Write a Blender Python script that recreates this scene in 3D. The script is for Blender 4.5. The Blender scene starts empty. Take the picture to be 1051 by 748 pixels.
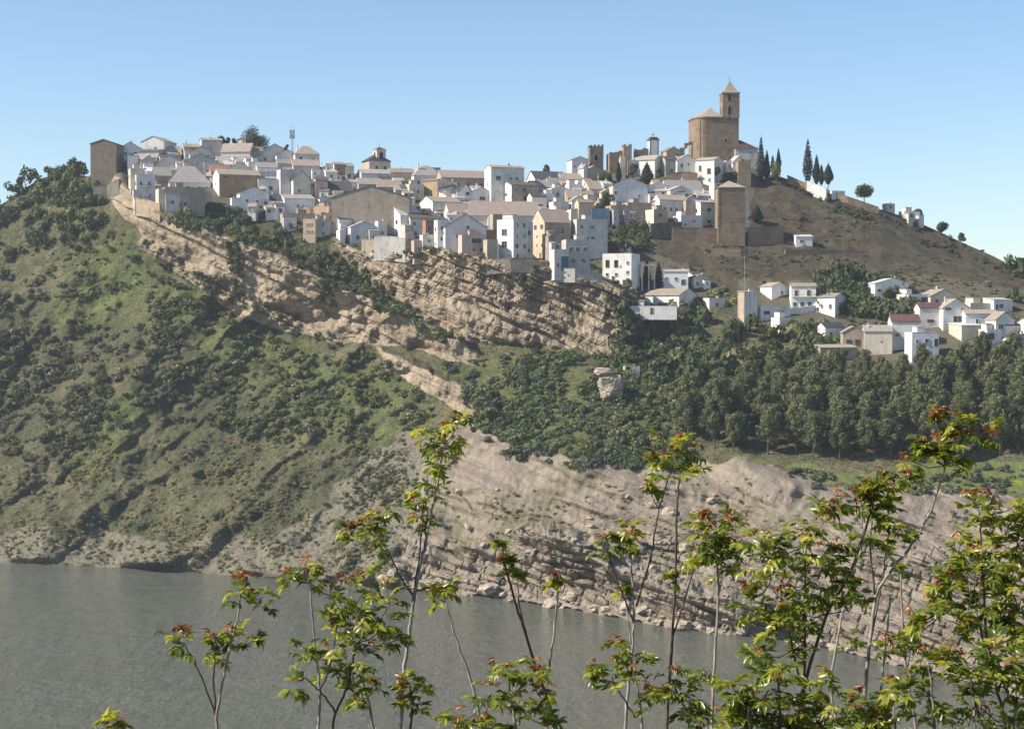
import bpy, bmesh, math, random
import numpy as np
from mathutils import Vector, Matrix

SC = bpy.context.scene
COL = SC.collection
R = math.radians
rng = np.random.default_rng(7)
random.seed(7)

# ------------------------------------------------------------------ camera
# The viewer stands on a bank 87 m above the reservoir and looks across it.
EYE, FOC, CX, CY = 87.0, 1700.0, 525.5, 374.0      # eye height (m), focal length in photo pixels, photo centre
PITCH = -math.atan(44.0 / FOC)
cam_d = bpy.data.cameras.new("camera")
cam_d.sensor_width = 36.0
cam_d.lens = 36.0 * FOC / 1051.0
cam_d.clip_start = 0.3
cam_d.clip_end = 20000.0
cam = bpy.data.objects.new("camera", cam_d)
COL.objects.link(cam)
cam.location = (0, 0, EYE)
cam.rotation_euler = (math.pi / 2 + PITCH, 0, 0)
SC.camera = cam

# ------------------------------------------------------------------ sky, sun, exposure
SUN_EL, SUN_AZ = R(39.0), R(-101.0)                 # azimuth from +Y towards +X: the sun stands to the left
sun_dir = Vector((math.sin(SUN_AZ) * math.cos(SUN_EL), math.cos(SUN_AZ) * math.cos(SUN_EL), math.sin(SUN_EL)))
W = bpy.data.worlds.new("World")
SC.world = W
W.use_nodes = True
wn = W.node_tree
wn.nodes.clear()
sky = wn.nodes.new("ShaderNodeTexSky")
sky.sky_type = 'NISHITA'
sky.sun_disc = False
sky.sun_elevation = SUN_EL
sky.sun_rotation = SUN_AZ
sky.altitude = 400
sky.air_density = 1.0
sky.dust_density = 0.25
sky.ozone_density = 3.5
bg = wn.nodes.new("ShaderNodeBackground")
bg.inputs[1].default_value = 0.098
wo = wn.nodes.new("ShaderNodeOutputWorld")
wn.links.new(sky.outputs[0], bg.inputs[0])
wn.links.new(bg.outputs[0], wo.inputs[0])
sun_d = bpy.data.lights.new("sun", 'SUN')
sun_d.energy = 5.0
sun_d.angle = R(0.53)
sun_d.color = (1.0, 0.93, 0.82)
sun = bpy.data.objects.new("sun", sun_d)
COL.objects.link(sun)
sun.rotation_euler = sun_dir.to_track_quat('Z', 'Y').to_euler()
sun.location = sun_dir * 900
SC.view_settings.view_transform = 'Standard'
SC.view_settings.look = 'None'
SC.view_settings.exposure = 0.72
SC.view_settings.gamma = 1.0
SC.view_settings.use_curve_mapping = False
SC.render.engine = 'CYCLES'
cy = SC.cycles
cy.use_denoising = True
cy.max_bounces = 6
cy.diffuse_bounces = 3
cy.glossy_bounces = 2
cy.transmission_bounces = 4
cy.transparent_max_bounces = 6
cy.volume_bounces = 1
cy.caustics_reflective = False
cy.caustics_refractive = False

# ------------------------------------------------------------------ helpers
def tag(o, label=None, cat=None, group=None, kind=None):
    if label: o["label"] = label
    if cat: o["category"] = cat
    if group: o["group"] = group
    if kind: o["kind"] = kind
    return o

def empty(name, loc, rz=0.0, parent=None):
    o = bpy.data.objects.new(name, None)
    COL.objects.link(o)
    o.location = loc
    o.rotation_euler = (0, 0, rz)
    o.empty_display_size = 0.5
    if parent: o.parent = parent
    return o

def link(name, me, parent=None, loc=None, rz=None):
    o = bpy.data.objects.new(name, me)
    COL.objects.link(o)
    if parent: o.parent = parent
    if loc is not None: o.location = loc
    if rz is not None: o.rotation_euler = (0, 0, rz)
    return o

def np_mesh(name, V, F, mats, midx=None, smooth=False, attrs=None):
    """mesh from numpy arrays; F is (n,3) or (n,4)"""
    V = np.asarray(V, np.float32); F = np.asarray(F, np.int32)
    me = bpy.data.meshes.new(name)
    me.vertices.add(len(V)); me.vertices.foreach_set("co", V.ravel())
    k = F.shape[1]
    me.loops.add(F.size); me.loops.foreach_set("vertex_index", F.ravel())
    me.polygons.add(len(F))
    me.polygons.foreach_set("loop_start", np.arange(0, F.size, k, dtype=np.int32))
    for m in (mats if isinstance(mats, (list, tuple)) else [mats]): me.materials.append(m)
    if midx is not None: me.polygons.foreach_set("material_index", np.asarray(midx, np.int32))
    if smooth: me.polygons.foreach_set("use_smooth", np.ones(len(F), bool))
    for nm, (dom, arr) in (attrs or {}).items():
        arr = np.asarray(arr, np.float32)
        if arr.ndim == 1:
            a = me.attributes.new(nm, 'FLOAT', dom); a.data.foreach_set("value", arr)
        else:
            a = me.attributes.new(nm, 'FLOAT_COLOR', dom); a.data.foreach_set("color", arr.ravel())
    me.update()
    me.validate()
    return me

class MB:
    """collects faces of one part; build() links them as ONE mesh object"""
    def __init__(s): s.v, s.f, s.m = [], [], []
    def poly(s, pts, m=0):
        n = len(s.v); s.v += [tuple(p) for p in pts]; s.f.append(tuple(range(n, n + len(pts)))); s.m.append(m)
    def hexa(s, p, m=0):
        """8 points: bottom ring 0-3, top ring 4-7 (counter-clockwise seen from above)"""
        n = len(s.v); s.v += [tuple(q) for q in p]
        for f in ((3, 2, 1, 0), (4, 5, 6, 7), (0, 1, 5, 4), (1, 2, 6, 5), (2, 3, 7, 6), (3, 0, 4, 7)):
            s.f.append(tuple(n + i for i in f)); s.m.append(m)
    def box(s, x0, x1, y0, y1, z0, z1, m=0):
        s.hexa([(x0, y0, z0), (x1, y0, z0), (x1, y1, z0), (x0, y1, z0), (x0, y0, z1), (x1, y0, z1), (x1, y1, z1), (x0, y1, z1)], m)
    def prism(s, ring, z0, z1, m=0, top=None):
        """vertical prism of a counter-clockwise ring; top: another ring of the same length"""
        n = len(s.v); k = len(ring); t = top or ring
        s.v += [(p[0], p[1], z0) for p in ring] + [(p[0], p[1], z1) for p in t]
        s.f.append(tuple(n + i for i in range(k))[::-1]); s.m.append(m)
        s.f.append(tuple(n + k + i for i in range(k))); s.m.append(m)
        for i in range(k):
            j = (i + 1) % k
            s.f.append((n + i, n + j, n + k + j, n + k + i)); s.m.append(m)
    def cone(s, ring, z0, apex, m=0):
        n = len(s.v); k = len(ring)
        s.v += [(p[0], p[1], z0) for p in ring] + [tuple(apex)]
        s.f.append(tuple(n + i for i in range(k))[::-1]); s.m.append(m)
        for i in range(k): s.f.append((n + i, n + (i + 1) % k, n + k)); s.m.append(m)
    def tube(s, pts, rad, sides=6, m=0):
        pts = [Vector(p) for p in pts]; n0 = len(s.v)
        rs = rad if isinstance(rad, (list, tuple)) else [rad] * len(pts)
        for i, p in enumerate(pts):
            d = (pts[min(i + 1, len(pts) - 1)] - pts[max(i - 1, 0)]).normalized()
            a = d.cross(Vector((0.31, 0.95, 0.05))).normalized(); b = d.cross(a)
            for k in range(sides):
                t = 2 * math.pi * k / sides
                s.v.append(tuple(p + (a * math.cos(t) + b * math.sin(t)) * rs[i]))
        for i in range(len(pts) - 1):
            for k in range(sides):
                k2 = (k + 1) % sides
                s.f.append((n0 + i * sides + k, n0 + i * sides + k2, n0 + (i + 1) * sides + k2, n0 + (i + 1) * sides + k)); s.m.append(m)
        s.f.append(tuple(n0 + k for k in range(sides))[::-1]); s.m.append(m)
        e = n0 + (len(pts) - 1) * sides
        s.f.append(tuple(e + k for k in range(sides))); s.m.append(m)
    def mesh(s, name, mats, smooth=False):
        me = bpy.data.meshes.new(name)
        me.from_pydata(s.v, [], s.f)
        mats = mats if isinstance(mats, (list, tuple)) else [mats]
        for q in mats: me.materials.append(q)
        if len(mats) > 1: me.polygons.foreach_set("material_index", s.m)
        if smooth: me.polygons.foreach_set("use_smooth", [True] * len(s.f))
        me.update()
        return me
    def build(s, name, mats, parent=None, loc=None, rz=None, smooth=False):
        return link(name, s.mesh(name, mats, smooth), parent, loc, rz)

# --- gradient noise in numpy
_perm = np.random.default_rng(3).permutation(256)
_perm = np.concatenate([_perm, _perm, _perm])
_g3 = np.random.default_rng(4).normal(size=(256, 3)); _g3 /= np.linalg.norm(_g3, axis=1)[:, None]
def noise3(x, y, z):
    x, y, z = np.broadcast_arrays(np.asarray(x, float), y, z)
    xi, yi, zi = np.floor(x).astype(int), np.floor(y).astype(int), np.floor(z).astype(int)
    xf, yf, zf = x - xi, y - yi, z - zi
    u, v, w = [t * t * t * (t * (t * 6 - 15) + 10) for t in (xf, yf, zf)]
    out = 0
    for dx in (0, 1):
        for dy in (0, 1):
            for dz in (0, 1):
                h = _perm[(_perm[(_perm[(xi + dx) & 255] + yi + dy) & 255] + zi + dz) & 255]
                g = _g3[h]
                d = g[..., 0] * (xf - dx) + g[..., 1] * (yf - dy) + g[..., 2] * (zf - dz)
                out = out + d * (u if dx else 1 - u) * (v if dy else 1 - v) * (w if dz else 1 - w)
    return out * 1.6
def fbm(x, y, z, octaves=4, gain=0.5):
    a, s, o = 1.0, 1.0, 0
    for i in range(octaves):
        o = o + a * noise3(x * s + 17.3 * i, y * s, z * s + 5.1 * i); s *= 2.03; a *= gain
    return o
def sstep(a, b, x):
    t = np.clip((x - a) / (b - a), 0, 1); return t * t * (3 - 2 * t)

# --- sight lines: where something of the photograph stands, once its distance (world Y) is known
_cp, _sp = math.cos(PITCH), math.sin(PITCH)
def at_np(px, py, Y):
    u = (np.asarray(px, float) - CX) / FOC; v = (CY - np.asarray(py, float)) / FOC
    k = Y / (_cp - v * _sp)
    return np.stack(np.broadcast_arrays(u * k, Y * np.ones_like(u * k), EYE + (_sp + v * _cp) * k), -1)
def at(px, py, Y): return Vector(at_np(px, py, float(Y)).tolist())
def water_Y(py):
    v = (CY - np.asarray(py, float)) / FOC
    return EYE / -(_sp + v * _cp) * (_cp - v * _sp)

# ------------------------------------------------------------------ materials
def new_mat(name):
    m = bpy.data.materials.new(name); m.use_nodes = True
    t = m.node_tree; b = t.nodes["Principled BSDF"]
    return m, t, b
def nd(t, kind, **kw):
    n = t.nodes.new(kind)
    for k, v in kw.items():
        if k.startswith("i_"):
            key = k[2:]; key = int(key) if key.isdigit() else key
            n.inputs[key].default_value = v
        else: setattr(n, k, v)
    return n
def ramp(t, fac, stops, interp='LINEAR'):
    r = nd(t, "ShaderNodeValToRGB"); cr = r.color_ramp; cr.interpolation = interp
    while len(cr.elements) < len(stops): cr.elements.new(0.5)
    for e, (p, c) in zip(cr.elements, stops):
        e.position = p; e.color = (*c, 1) if len(c) == 3 else c
    if fac is not None: t.links.new(fac, r.inputs[0])
    return r.outputs[0]
def mix(t, fac, a, b, blend='MIX'):
    n = nd(t, "ShaderNodeMix", data_type='RGBA', blend_type=blend)
    for s, v in ((n.inputs[0], fac), (n.inputs[6], a), (n.inputs[7], b)):
        if isinstance(v, bpy.types.NodeSocket): t.links.new(v, s)
        elif isinstance(v, (int, float)): s.default_value = v
        else: s.default_value = (*v, 1)
    return n.outputs[2]
def math_n(t, op, a, b=None, c=None, clamp=False):
    n = nd(t, "ShaderNodeMath", operation=op, use_clamp=clamp)
    for s, v in zip(n.inputs, (a, b, c)):
        if v is None: continue
        if isinstance(v, bpy.types.NodeSocket): t.links.new(v, s)
        else: s.default_value = v
    return n.outputs[0]
def noise_n(t, vec, scale, detail=4, rough=0.55, dist=0.0):
    n = nd(t, "ShaderNodeTexNoise"); n.inputs["Scale"].default_value = scale; n.inputs["Detail"].default_value = detail
    n.inputs["Roughness"].default_value = rough; n.inputs["Distortion"].default_value = dist
    if vec is not None: t.links.new(vec, n.inputs["Vector"])
    return n.outputs[0]
def mapping(t, vec, scale=(1, 1, 1), rot=(0, 0, 0)):
    m = nd(t, "ShaderNodeMapping"); m.inputs["Scale"].default_value = scale; m.inputs["Rotation"].default_value = rot
    t.links.new(vec, m.inputs["Vector"]); return m.outputs[0]
def bump(t, b, h, strength, dist):
    n = nd(t, "ShaderNodeBump"); n.inputs["Strength"].default_value = strength; n.inputs["Distance"].default_value = dist
    t.links.new(h, n.inputs["Height"]); t.links.new(n.outputs[0], b.inputs["Normal"])
    return n

def wall_mat(name, col, stain=0.25, rough=0.9, grain=0.6, course=False):
    """plaster, stone or concrete: base colour broken by stains and grain"""
    m, t, b = new_mat(name)
    pos = nd(t, "ShaderNodeNewGeometry").outputs["Position"]
    oi = nd(t, "ShaderNodeObjectInfo").outputs["Random"]
    n1 = noise_n(t, pos, 0.35, 5, 0.6)
    n2 = noise_n(t, mapping(t, pos, (0.25, 0.25, 1.6) if course else (1.2, 1.2, 0.18)), 1.0, 4, 0.6)
    n3 = noise_n(t, pos, 2.2 * grain, 6, 0.7)
    dark = tuple(c * (1 - stain * 2.1) * f for c, f in zip(col, (1.0, 0.96, 0.9)))
    s = math_n(t, 'MULTIPLY', math_n(t, 'SUBTRACT', n1, 0.42, clamp=True), 2.2)
    s2 = math_n(t, 'MULTIPLY', math_n(t, 'SUBTRACT', n2, 0.50, clamp=True), 2.6)
    s = math_n(t, 'ADD', s, s2, clamp=True)
    c = mix(t, s, col, dark)
    c = mix(t, math_n(t, 'MULTIPLY', n3, 0.35), c, tuple(x * 0.72 for x in col))
    v = math_n(t, 'MULTIPLY_ADD', oi, 0.22, 0.84)
    hv = nd(t, "ShaderNodeHueSaturation"); t.links.new(c, hv.inputs["Color"]); t.links.new(v, hv.inputs["Value"])
    t.links.new(hv.outputs[0], b.inputs["Base Color"])
    b.inputs["Roughness"].default_value = rough
    b.inputs["Specular IOR Level"].default_value = 0.2
    bump(t, b, n3, 0.35, 0.15)
    return m
def flat_mat(name, col, rough=0.7, spec=0.3, metal=0.0):
    m, t, b = new_mat(name)
    pos = nd(t, "ShaderNodeNewGeometry").outputs["Position"]
    n = noise_n(t, pos, 1.7, 4, 0.6)
    c = mix(t, n, tuple(x * 0.8 for x in col), tuple(min(1, x * 1.18) for x in col))
    t.links.new(c, b.inputs["Base Color"])
    b.inputs["Roughness"].default_value = rough; b.inputs["Specular IOR Level"].default_value = spec
    b.inputs["Metallic"].default_value = metal
    return m
def tile_mat(name, col, col2):
    """weathered clay tiles: rows of half-round tiles as bump, lichen patches as colour"""
    m, t, b = new_mat(name)
    tc = nd(t, "ShaderNodeTexCoord").outputs["Object"]
    pos = nd(t, "ShaderNodeNewGeometry").outputs["Position"]
    oi = nd(t, "ShaderNodeObjectInfo").outputs["Random"]
    wv = nd(t, "ShaderNodeTexWave", wave_type='BANDS', bands_direction='X'); wv.inputs["Scale"].default_value = 1.1
    wv.inputs["Distortion"].default_value = 0.6
    t.links.new(tc, wv.inputs["Vector"])
    n1 = noise_n(t, pos, 0.5, 5, 0.65); n2 = noise_n(t, pos, 2.6, 4, 0.7)
    c = mix(t, ramp(t, n1, [(0.35, (0, 0, 0)), (0.68, (1, 1, 1))]), col, col2)
    c = mix(t, math_n(t, 'MULTIPLY', n2, 0.5), c, tuple(x * 0.55 for x in col))
    c = mix(t, math_n(t, 'MULTIPLY', wv.outputs[1], 0.3), c, tuple(x * 0.6 for x in col))
    v = math_n(t, 'MULTIPLY_ADD', oi, 0.35, 0.8)
    hv = nd(t, "ShaderNodeHueSaturation"); t.links.new(c, hv.inputs["Color"]); t.links.new(v, hv.inputs["Value"])
    t.links.new(hv.outputs[0], b.inputs["Base Color"])
    b.inputs["Roughness"].default_value = 0.92; b.inputs["Specular IOR Level"].default_value = 0.15
    bump(t, b, wv.outputs[1], 0.6, 0.12)
    return m

# ================================================================== THE LAND
# One sheet: for each sight-line column a profile runs from the shore up to the skyline and down again behind it.
SHORE = [(-420, 566), (-200, 572), (0, 577), (100, 581), (200, 587), (300, 596), (400, 603), (500, 613), (560, 621), (628, 632), (700, 645),
         (800, 657), (860, 668), (930, 684), (1000, 700), (1100, 735), (1300, 820), (1450, 900)]
SKYL = [(-420, 390), (-250, 330), (-100, 262), (-40, 232), (0, 211), (20, 197), (40, 184), (60, 178), (90, 181), (104, 184), (130, 166), (170, 160), (220, 156),
        (260, 157), (300, 160), (330, 172), (360, 178), (400, 181), (440, 187), (500, 189), (560, 186), (600, 177), (650, 171),
        (690, 166), (740, 160), (765, 168), (785, 178), (800, 181), (830, 192), (850, 198), (880, 208), (930, 223), (960, 236), (990, 250),
        (1020, 263), (1051, 280), (1100, 302), (1200, 340), (1300, 372), (1450, 400)]
PROF = {  # column: (row, distance) pairs above the shore
    -420: [(500, 690), (400, 770)],
    -200: [(500, 665), (400, 715), (330, 765), (300, 790)],
    0:    [(500, 646), (400, 692), (300, 735), (205, 778)],
    100:  [(500, 634), (400, 676), (300, 712), (215, 742), (180, 770)],
    200:  [(500, 618), (400, 662), (320, 694), (265, 708), (215, 716), (155, 786)],
    300:  [(500, 598), (400, 646), (320, 684), (262, 700), (235, 708), (160, 786)],
    400:  [(500, 585), (440, 612), (360, 650), (290, 682), (245, 700), (180, 778)],
    500:  [(500, 560), (470, 575), (400, 613), (350, 645), (270, 683), (240, 700), (188, 772)],
    600:  [(480, 545), (460, 553), (400, 595), (350, 635), (290, 668), (260, 682), (176, 778)],
    700:  [(500, 530), (470, 545), (400, 590), (350, 628), (320, 650), (250, 703), (165, 778)],
    800:  [(500, 520), (475, 535), (380, 600), (330, 640), (290, 672), (250, 708), (176, 772)],
    900:  [(500, 515), (480, 525), (365, 610), (345, 630), (300, 664), (212, 752)],
    1000: [(510, 505), (490, 520), (365, 600), (330, 632), (300, 657), (254, 742)],
    1100: [(520, 488), (495, 505), (365, 590), (330, 620), (300, 680)],
    1300: [(540, 460), (510, 480), (400, 560), (372, 600)],
    1450: [(600, 420), (540, 440), (400, 540)],
}
gx = np.concatenate([np.arange(-420, -160, 12.0), np.arange(-160, -40, 3.0), np.arange(-40, 1092, 1.4), np.arange(1092, 1250, 2.4), np.arange(1250, 1450, 8.0)])
NR = 380
s0 = np.interp(gx, *zip(*SHORE)); k_ = np.interp(gx, *zip(*SKYL))
k_ = np.convolve(np.pad(k_, 4, mode='edge'), np.ones(9) / 9, 'valid')
s_ = s0 + 1.8 * noise3(gx / 19, 0.3, 0.7) + (1.6 * noise3(gx / 5, 2.3, 0.7) + 1.6 * noise3(gx / 11, 7.3, 0.7)) * sstep(380, 480, gx)
tt = np.linspace(0, 1, NR)
PX = np.repeat(gx[:, None], NR, 1)
PY = s0[:, None] + (k_ - s0)[:, None] * tt[None, :] + (s_ - s0)[:, None] * np.exp(-tt[None, :] * 40)

def profile(c, py):
    pts = [(float(np.interp(c, *zip(*SHORE))), float(water_Y(np.interp(c, *zip(*SHORE)))))] + PROF[c]
    pts = sorted(pts); ys = np.array([p[0] for p in pts]); ds = np.array([p[1] for p in pts])
    o = np.interp(py, ys, ds)
    lo = (ds[1] - ds[0]) / (ys[1] - ys[0]); hi = (ds[-1] - ds[-2]) / (ys[-1] - ys[-2])
    o = np.where(py < ys[0], ds[0] + lo * (py - ys[0]), o)
    return np.where(py > ys[-1], ds[-1] + hi * (py - ys[-1]), o)
cols = sorted(PROF)
DY = np.zeros_like(PX)
for a, b in zip(cols, cols[1:]):
    i = (gx >= a) & (gx <= b)
    w = ((gx[i] - a) / (b - a))[:, None]
    DY[i] = profile(a, PY[i]) * (1 - w) + profile(b, PY[i]) * w
def blur(A, n, axis):
    k = np.hanning(2 * n + 3)[1:-1]; k /= k.sum()
    P = np.pad(A, [(n, n) if ax == axis else (0, 0) for ax in range(A.ndim)], mode='edge')
    return np.apply_along_axis(lambda r: np.convolve(r, k, 'valid'), axis, P)
DY = blur(blur(DY, 26, 0), 5, 1)
# pin the shore to the water level
off = water_Y(s_) - DY[:, 0]
DY += np.convolve(np.pad(off, 20, mode='edge'), np.ones(41) / 41, 'valid')[:, None] * np.exp(-tt[None, :] * 9)

# ---- zones of the hillside (outlines in photo pixels, softened): what the ground is made of
def in_poly(poly, x, y):
    r = np.zeros(x.shape, bool); n = len(poly)
    for i in range(n):
        (x0, y0), (x1, y1) = poly[i], poly[(i + 1) % n]
        if y0 == y1: continue
        c = ((y0 > y) != (y1 > y)) & (x < (x1 - x0) * (y - y0) / (y1 - y0) + x0)
        r ^= c
    return r
RX, RY = np.meshgrid(np.arange(-420, 1452, 2.0), np.arange(120, 920, 2.0), indexing='ij')
def zone(polys, soft=6, warp=7):
    wx = RX + warp * fbm(RX / 26, RY / 26, 1.5, 3); wy = RY + warp * fbm(RX / 26, RY / 26, 8.5, 3)
    m = np.zeros(RX.shape, bool)
    for p in polys: m |= in_poly(p, wx, wy)
    return blur(blur(m.astype(float), soft, 0), soft, 1)
def look(Z, px, py):
    fx = np.clip((np.asarray(px, float) + 420) / 2, 0, Z.shape[0] - 1.001); fy = np.clip((np.asarray(py, float) - 120) / 2, 0, Z.shape[1] - 1.001)
    i, j = fx.astype(int), fy.astype(int); u, v = fx - i, fy - j
    return Z[i, j] * (1 - u) * (1 - v) + Z[i + 1, j] * u * (1 - v) + Z[i, j + 1] * (1 - u) * v + Z[i + 1, j + 1] * u * v
Z_CLIFF = zone([[(110, 176), (124, 184), (135, 200), (152, 214), (190, 227), (240, 247), (268, 256), (302, 270), (330, 285), (362, 300), (402, 316), (440, 334), (462, 344), (492, 358),
                 (492, 372), (455, 366), (425, 356), (380, 352), (345, 352), (310, 344), (270, 332), (235, 316), (205, 296), (180, 276), (142, 256), (146, 240), (128, 222), (116, 200)],
                [(338, 246), (360, 254), (380, 261), (405, 262), (428, 256), (455, 254), (490, 262), (525, 266), (560, 272), (600, 280), (640, 300), (668, 320),
                 (662, 352), (640, 366), (610, 362), (590, 356), (540, 356), (500, 352), (470, 345), (440, 330), (410, 315), (380, 290), (352, 264)],
                [(380, 353), (420, 370), (460, 388), (500, 400), (516, 432), (490, 432), (462, 420), (440, 402), (402, 384)]], 2, 5)
Z_PALE = zone([[(446, 446), (478, 424), (520, 452), (560, 466), (600, 468), (640, 478), (700, 474), (765, 474), (805, 480), (850, 502), (900, 506), (960, 502), (1051, 512),
                (1450, 560), (1450, 920), (1100, 760), (1000, 710), (860, 676), (760, 664), (640, 642), (560, 630), (500, 620), (420, 612), (395, 570), (440, 530), (425, 490)]], 4, 12)
Z_GREY = zone([[(-420, 560), (60, 556), (110, 540), (150, 562), (220, 548), (290, 560), (330, 520), (380, 470), (430, 440), (470, 460), (440, 540), (420, 615), (300, 605), (100, 590), (-420, 575)]], 10, 22)
Z_BROWN = zone([[(668, 236), (700, 222), (760, 190), (800, 180), (840, 190), (930, 215), (1000, 245), (1120, 300), (1200, 330), (1200, 372), (1060, 345), (960, 325), (900, 300), (860, 320),
                 (780, 300), (720, 300), (690, 290)]], 8, 8)
Z_GRASS = zone([[(140, 228), (170, 270), (215, 300), (280, 345), (370, 366), (420, 395), (450, 430), (400, 452), (330, 452), (290, 420), (240, 385), (205, 350), (150, 330), (90, 345),
                 (30, 330), (60, 290), (110, 245)], [(470, 365), (600, 372), (680, 400), (690, 440), (640, 470), (560, 460), (490, 430), (450, 390)],
                [(60, 470), (140, 400), (170, 410), (100, 500)]], 9, 14)
Z_MEADOW = zone([[(745, 468), (800, 472), (850, 482), (900, 480), (1051, 472), (1300, 470), (1300, 520), (1051, 506), (950, 500), (890, 502), (840, 492), (790, 478), (745, 476)],
                 [(96, 322), (136, 258), (150, 262), (118, 320)]], 4, 8)

Z_TOWN = zone([[(92, 205), (100, 150), (135, 140), (310, 140), (420, 165), (560, 170), (650, 160), (740, 150), (780, 165), (766, 235), (690, 236), (625, 250), (600, 282), (505, 272), (420, 258),
                 (340, 245), (300, 232), (240, 222), (205, 216), (150, 214), (120, 190)], [(620, 250), (720, 272), (730, 325), (645, 330)], [(756, 290), (870, 285), (880, 325), (800, 342), (758, 335)],
                [(845, 330), (930, 280), (1100, 300), (1100, 372), (860, 370)]], 4, 3)
# ---- relief
def band(T, B, ledge):
    """a cliff face between its top and bottom edges, a ledge above it: returns how far it stands out"""
    tx, ty = zip(*T); bx, by = zip(*B)
    wob = 4 * fbm(PX / 14, PY / 30, 3.3, 3)
    t = np.interp(PX, tx, ty) + wob; b = np.interp(PX, bx, by) + 0.6 * wob
    ends = sstep(min(tx), min(tx) + 14, PX) * (1 - sstep(max(tx) - 14, max(tx), PX))
    h = np.maximum(b - t, 1.0)
    face = np.clip((b - PY) / h, 0, 1); fall = 1 - sstep(0, 1, (t - PY) / ledge)
    return np.where(PY >= t, face, fall) * h * ends
DY -= 34 * np.exp(-((PX + 112) / 60.0) ** 2) * sstep(205, 300, PY) * (1 - sstep(400, 540, PY))    # an unseen spur added beyond the left edge to throw shade on the slope
P0 = at_np(PX, PY, DY)
zc, zp, zg = look(Z_CLIFF, PX, PY), look(Z_PALE, PX, PY), look(Z_GREY, PX, PY)
zb = look(Z_BROWN, PX, PY)
out = 0.55 * band([(112, 178), (130, 192), (150, 213), (185, 226), (215, 238), (240, 250), (265, 258), (300, 272), (320, 284), (350, 298), (400, 322), (440, 338), (470, 350), (492, 358)],
                  [(112, 205), (130, 224), (150, 244), (180, 262), (210, 285), (235, 300), (265, 312), (300, 325), (330, 335), (360, 345), (400, 352), (440, 360), (480, 367), (492, 369)], 16)
out += 0.5 * band([(150, 250), (200, 280), (230, 305), (270, 322), (300, 334), (345, 346)], [(150, 262), (200, 296), (230, 318), (270, 334), (300, 346), (345, 354)], 9)
out += 0.6 * band([(338, 248), (360, 258), (380, 266), (420, 261), (450, 256), (490, 264), (520, 271), (560, 277), (600, 283), (640, 300), (668, 322)],
                  [(338, 258), (360, 270), (380, 290), (410, 315), (440, 330), (480, 345), (520, 353), (560, 356), (590, 360), (640, 366), (668, 352)], 14)
out += 0.7 * band([(380, 356), (420, 374), (450, 388), (480, 400), (516, 424)], [(380, 364), (420, 388), (450, 406), (480, 418), (516, 440)], 10)
out += 0.6 * band([(520, 540), (560, 548), (610, 560), (660, 585), (720, 610), (760, 618), (800, 625)], [(520, 570), (560, 590), (610, 606), (660, 622), (720, 640), (760, 650), (800, 655)], 14)
DY = DY - out * 0.9
edge = np.minimum(1, tt * 30)[None, :] * np.ones_like(PX); edge_ = edge
# strata: thick and thin beds that dip to the right
x, z = P0[..., 0], P0[..., 2]
dip = np.where(PY < 430, 0.47, 0.33)
q = z + dip * x + 2.2 * fbm(x / 38, DY / 38, z / 38, 3)
def beds(q, th):
    c = q / th + 0.7 * noise3(np.floor(q / th) * 7.7, 0.5, 0.5)
    f = c - np.floor(c); h = 0.4 + 0.6 * np.abs(noise3(np.floor(c) * 3.7, 2.2, 0.1)) * 1.6
    return (sstep(0.0, 0.16, f) * (1 - sstep(0.8, 1.0, f)) * h)
along = 0.5 + 0.8 * fbm(x / 22, q / 9, 0.5, 2)
rock = np.clip(zc * 1.0 + zp * 0.8 * (0.35 + 0.65 * sstep(515, 560, PY)), 0, 1)
sl1 = zc * (1 - sstep(345, 385, PX)); sl2 = zc * sstep(300, 312, PY - 0.10 * (PX - 400)) * sstep(380, 400, PX) * (1 - sstep(470, 620, PX) * 0.5); slab = np.clip(sl1 + sl2, 0, 1)
DY = DY - rock * (1 - 0.6 * slab) * (beds(q, 6.3) * 2.0 * np.clip(along, 0, 1.2) + beds(q + 2, 2.6) * 0.45 + 2.2 * zc * fbm(x / 15, q / 9, DY / 15, 3)) - slab * edge * 4.2 * beds(q + 3, 15.0)
ac = (PX * 0.87 + PY * 0.5); dn = (PY * 0.87 - PX * 0.5)
DY = DY - zp * edge * (1 - sstep(520, 560, PY)) * np.clip(0.5 + 1.2 * noise3(PX / 60, PY / 40, 12.1), 0, 1.3) * (1.7 * (0.4 - np.abs(noise3(ac / 15, dn / 80, 2.7))) + 0.5 * (0.4 - np.abs(noise3(ac / 5.5, dn / 40, 6.7))))
def hash2(a, b):
    return _perm[(_perm[a.astype(int) & 255] + b.astype(int)) & 255] / 255.0
def blocks(q, u, th, ln, seed):
    a = q / th + 0.35 * noise3(u / (ln * 3), q / (th * 3), seed); ia = np.floor(a)
    c = u / ln * (0.7 + 0.6 * hash2(ia + seed, ia * 0 + 3)) + 7.7 * hash2(ia + seed, ia * 0 + 9); ic = np.floor(c)
    fa, fc = a - ia, c - ic
    gap = np.minimum(np.minimum(fa, 1 - fa) * 2, np.minimum(fc, 1 - fc) * 2)
    return hash2(ia * 3 + seed * 7, ic * 5) - 0.5 - 0.5 * (1 - sstep(0.0, 0.22, gap))
uu_ = x * 0.9 - z * 0.4 + 0.3 * DY
DY = DY - rock * edge * (2.6 * blocks(q, uu_, 5.0, 17.0, 1) + 1.1 * blocks(q + 1.5 * noise3(uu_ / 14, q / 8, 3.3), uu_, 2.6, 8.5, 5) + 0.9 * blocks(q, uu_, 1.7, 3.1, 8) * (noise3(x / 25, DY / 25, z / 25 + 3) > 0)) * (0.35 + 0.65 * np.clip(zc + zp * sstep(530, 570, PY), 0, 1)) * (1 - 0.72 * slab)
# joints and boulder-like blocks
DY = DY - rock * (0.9 * fbm(x / 9, q / 5, z / 9, 4))
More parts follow.
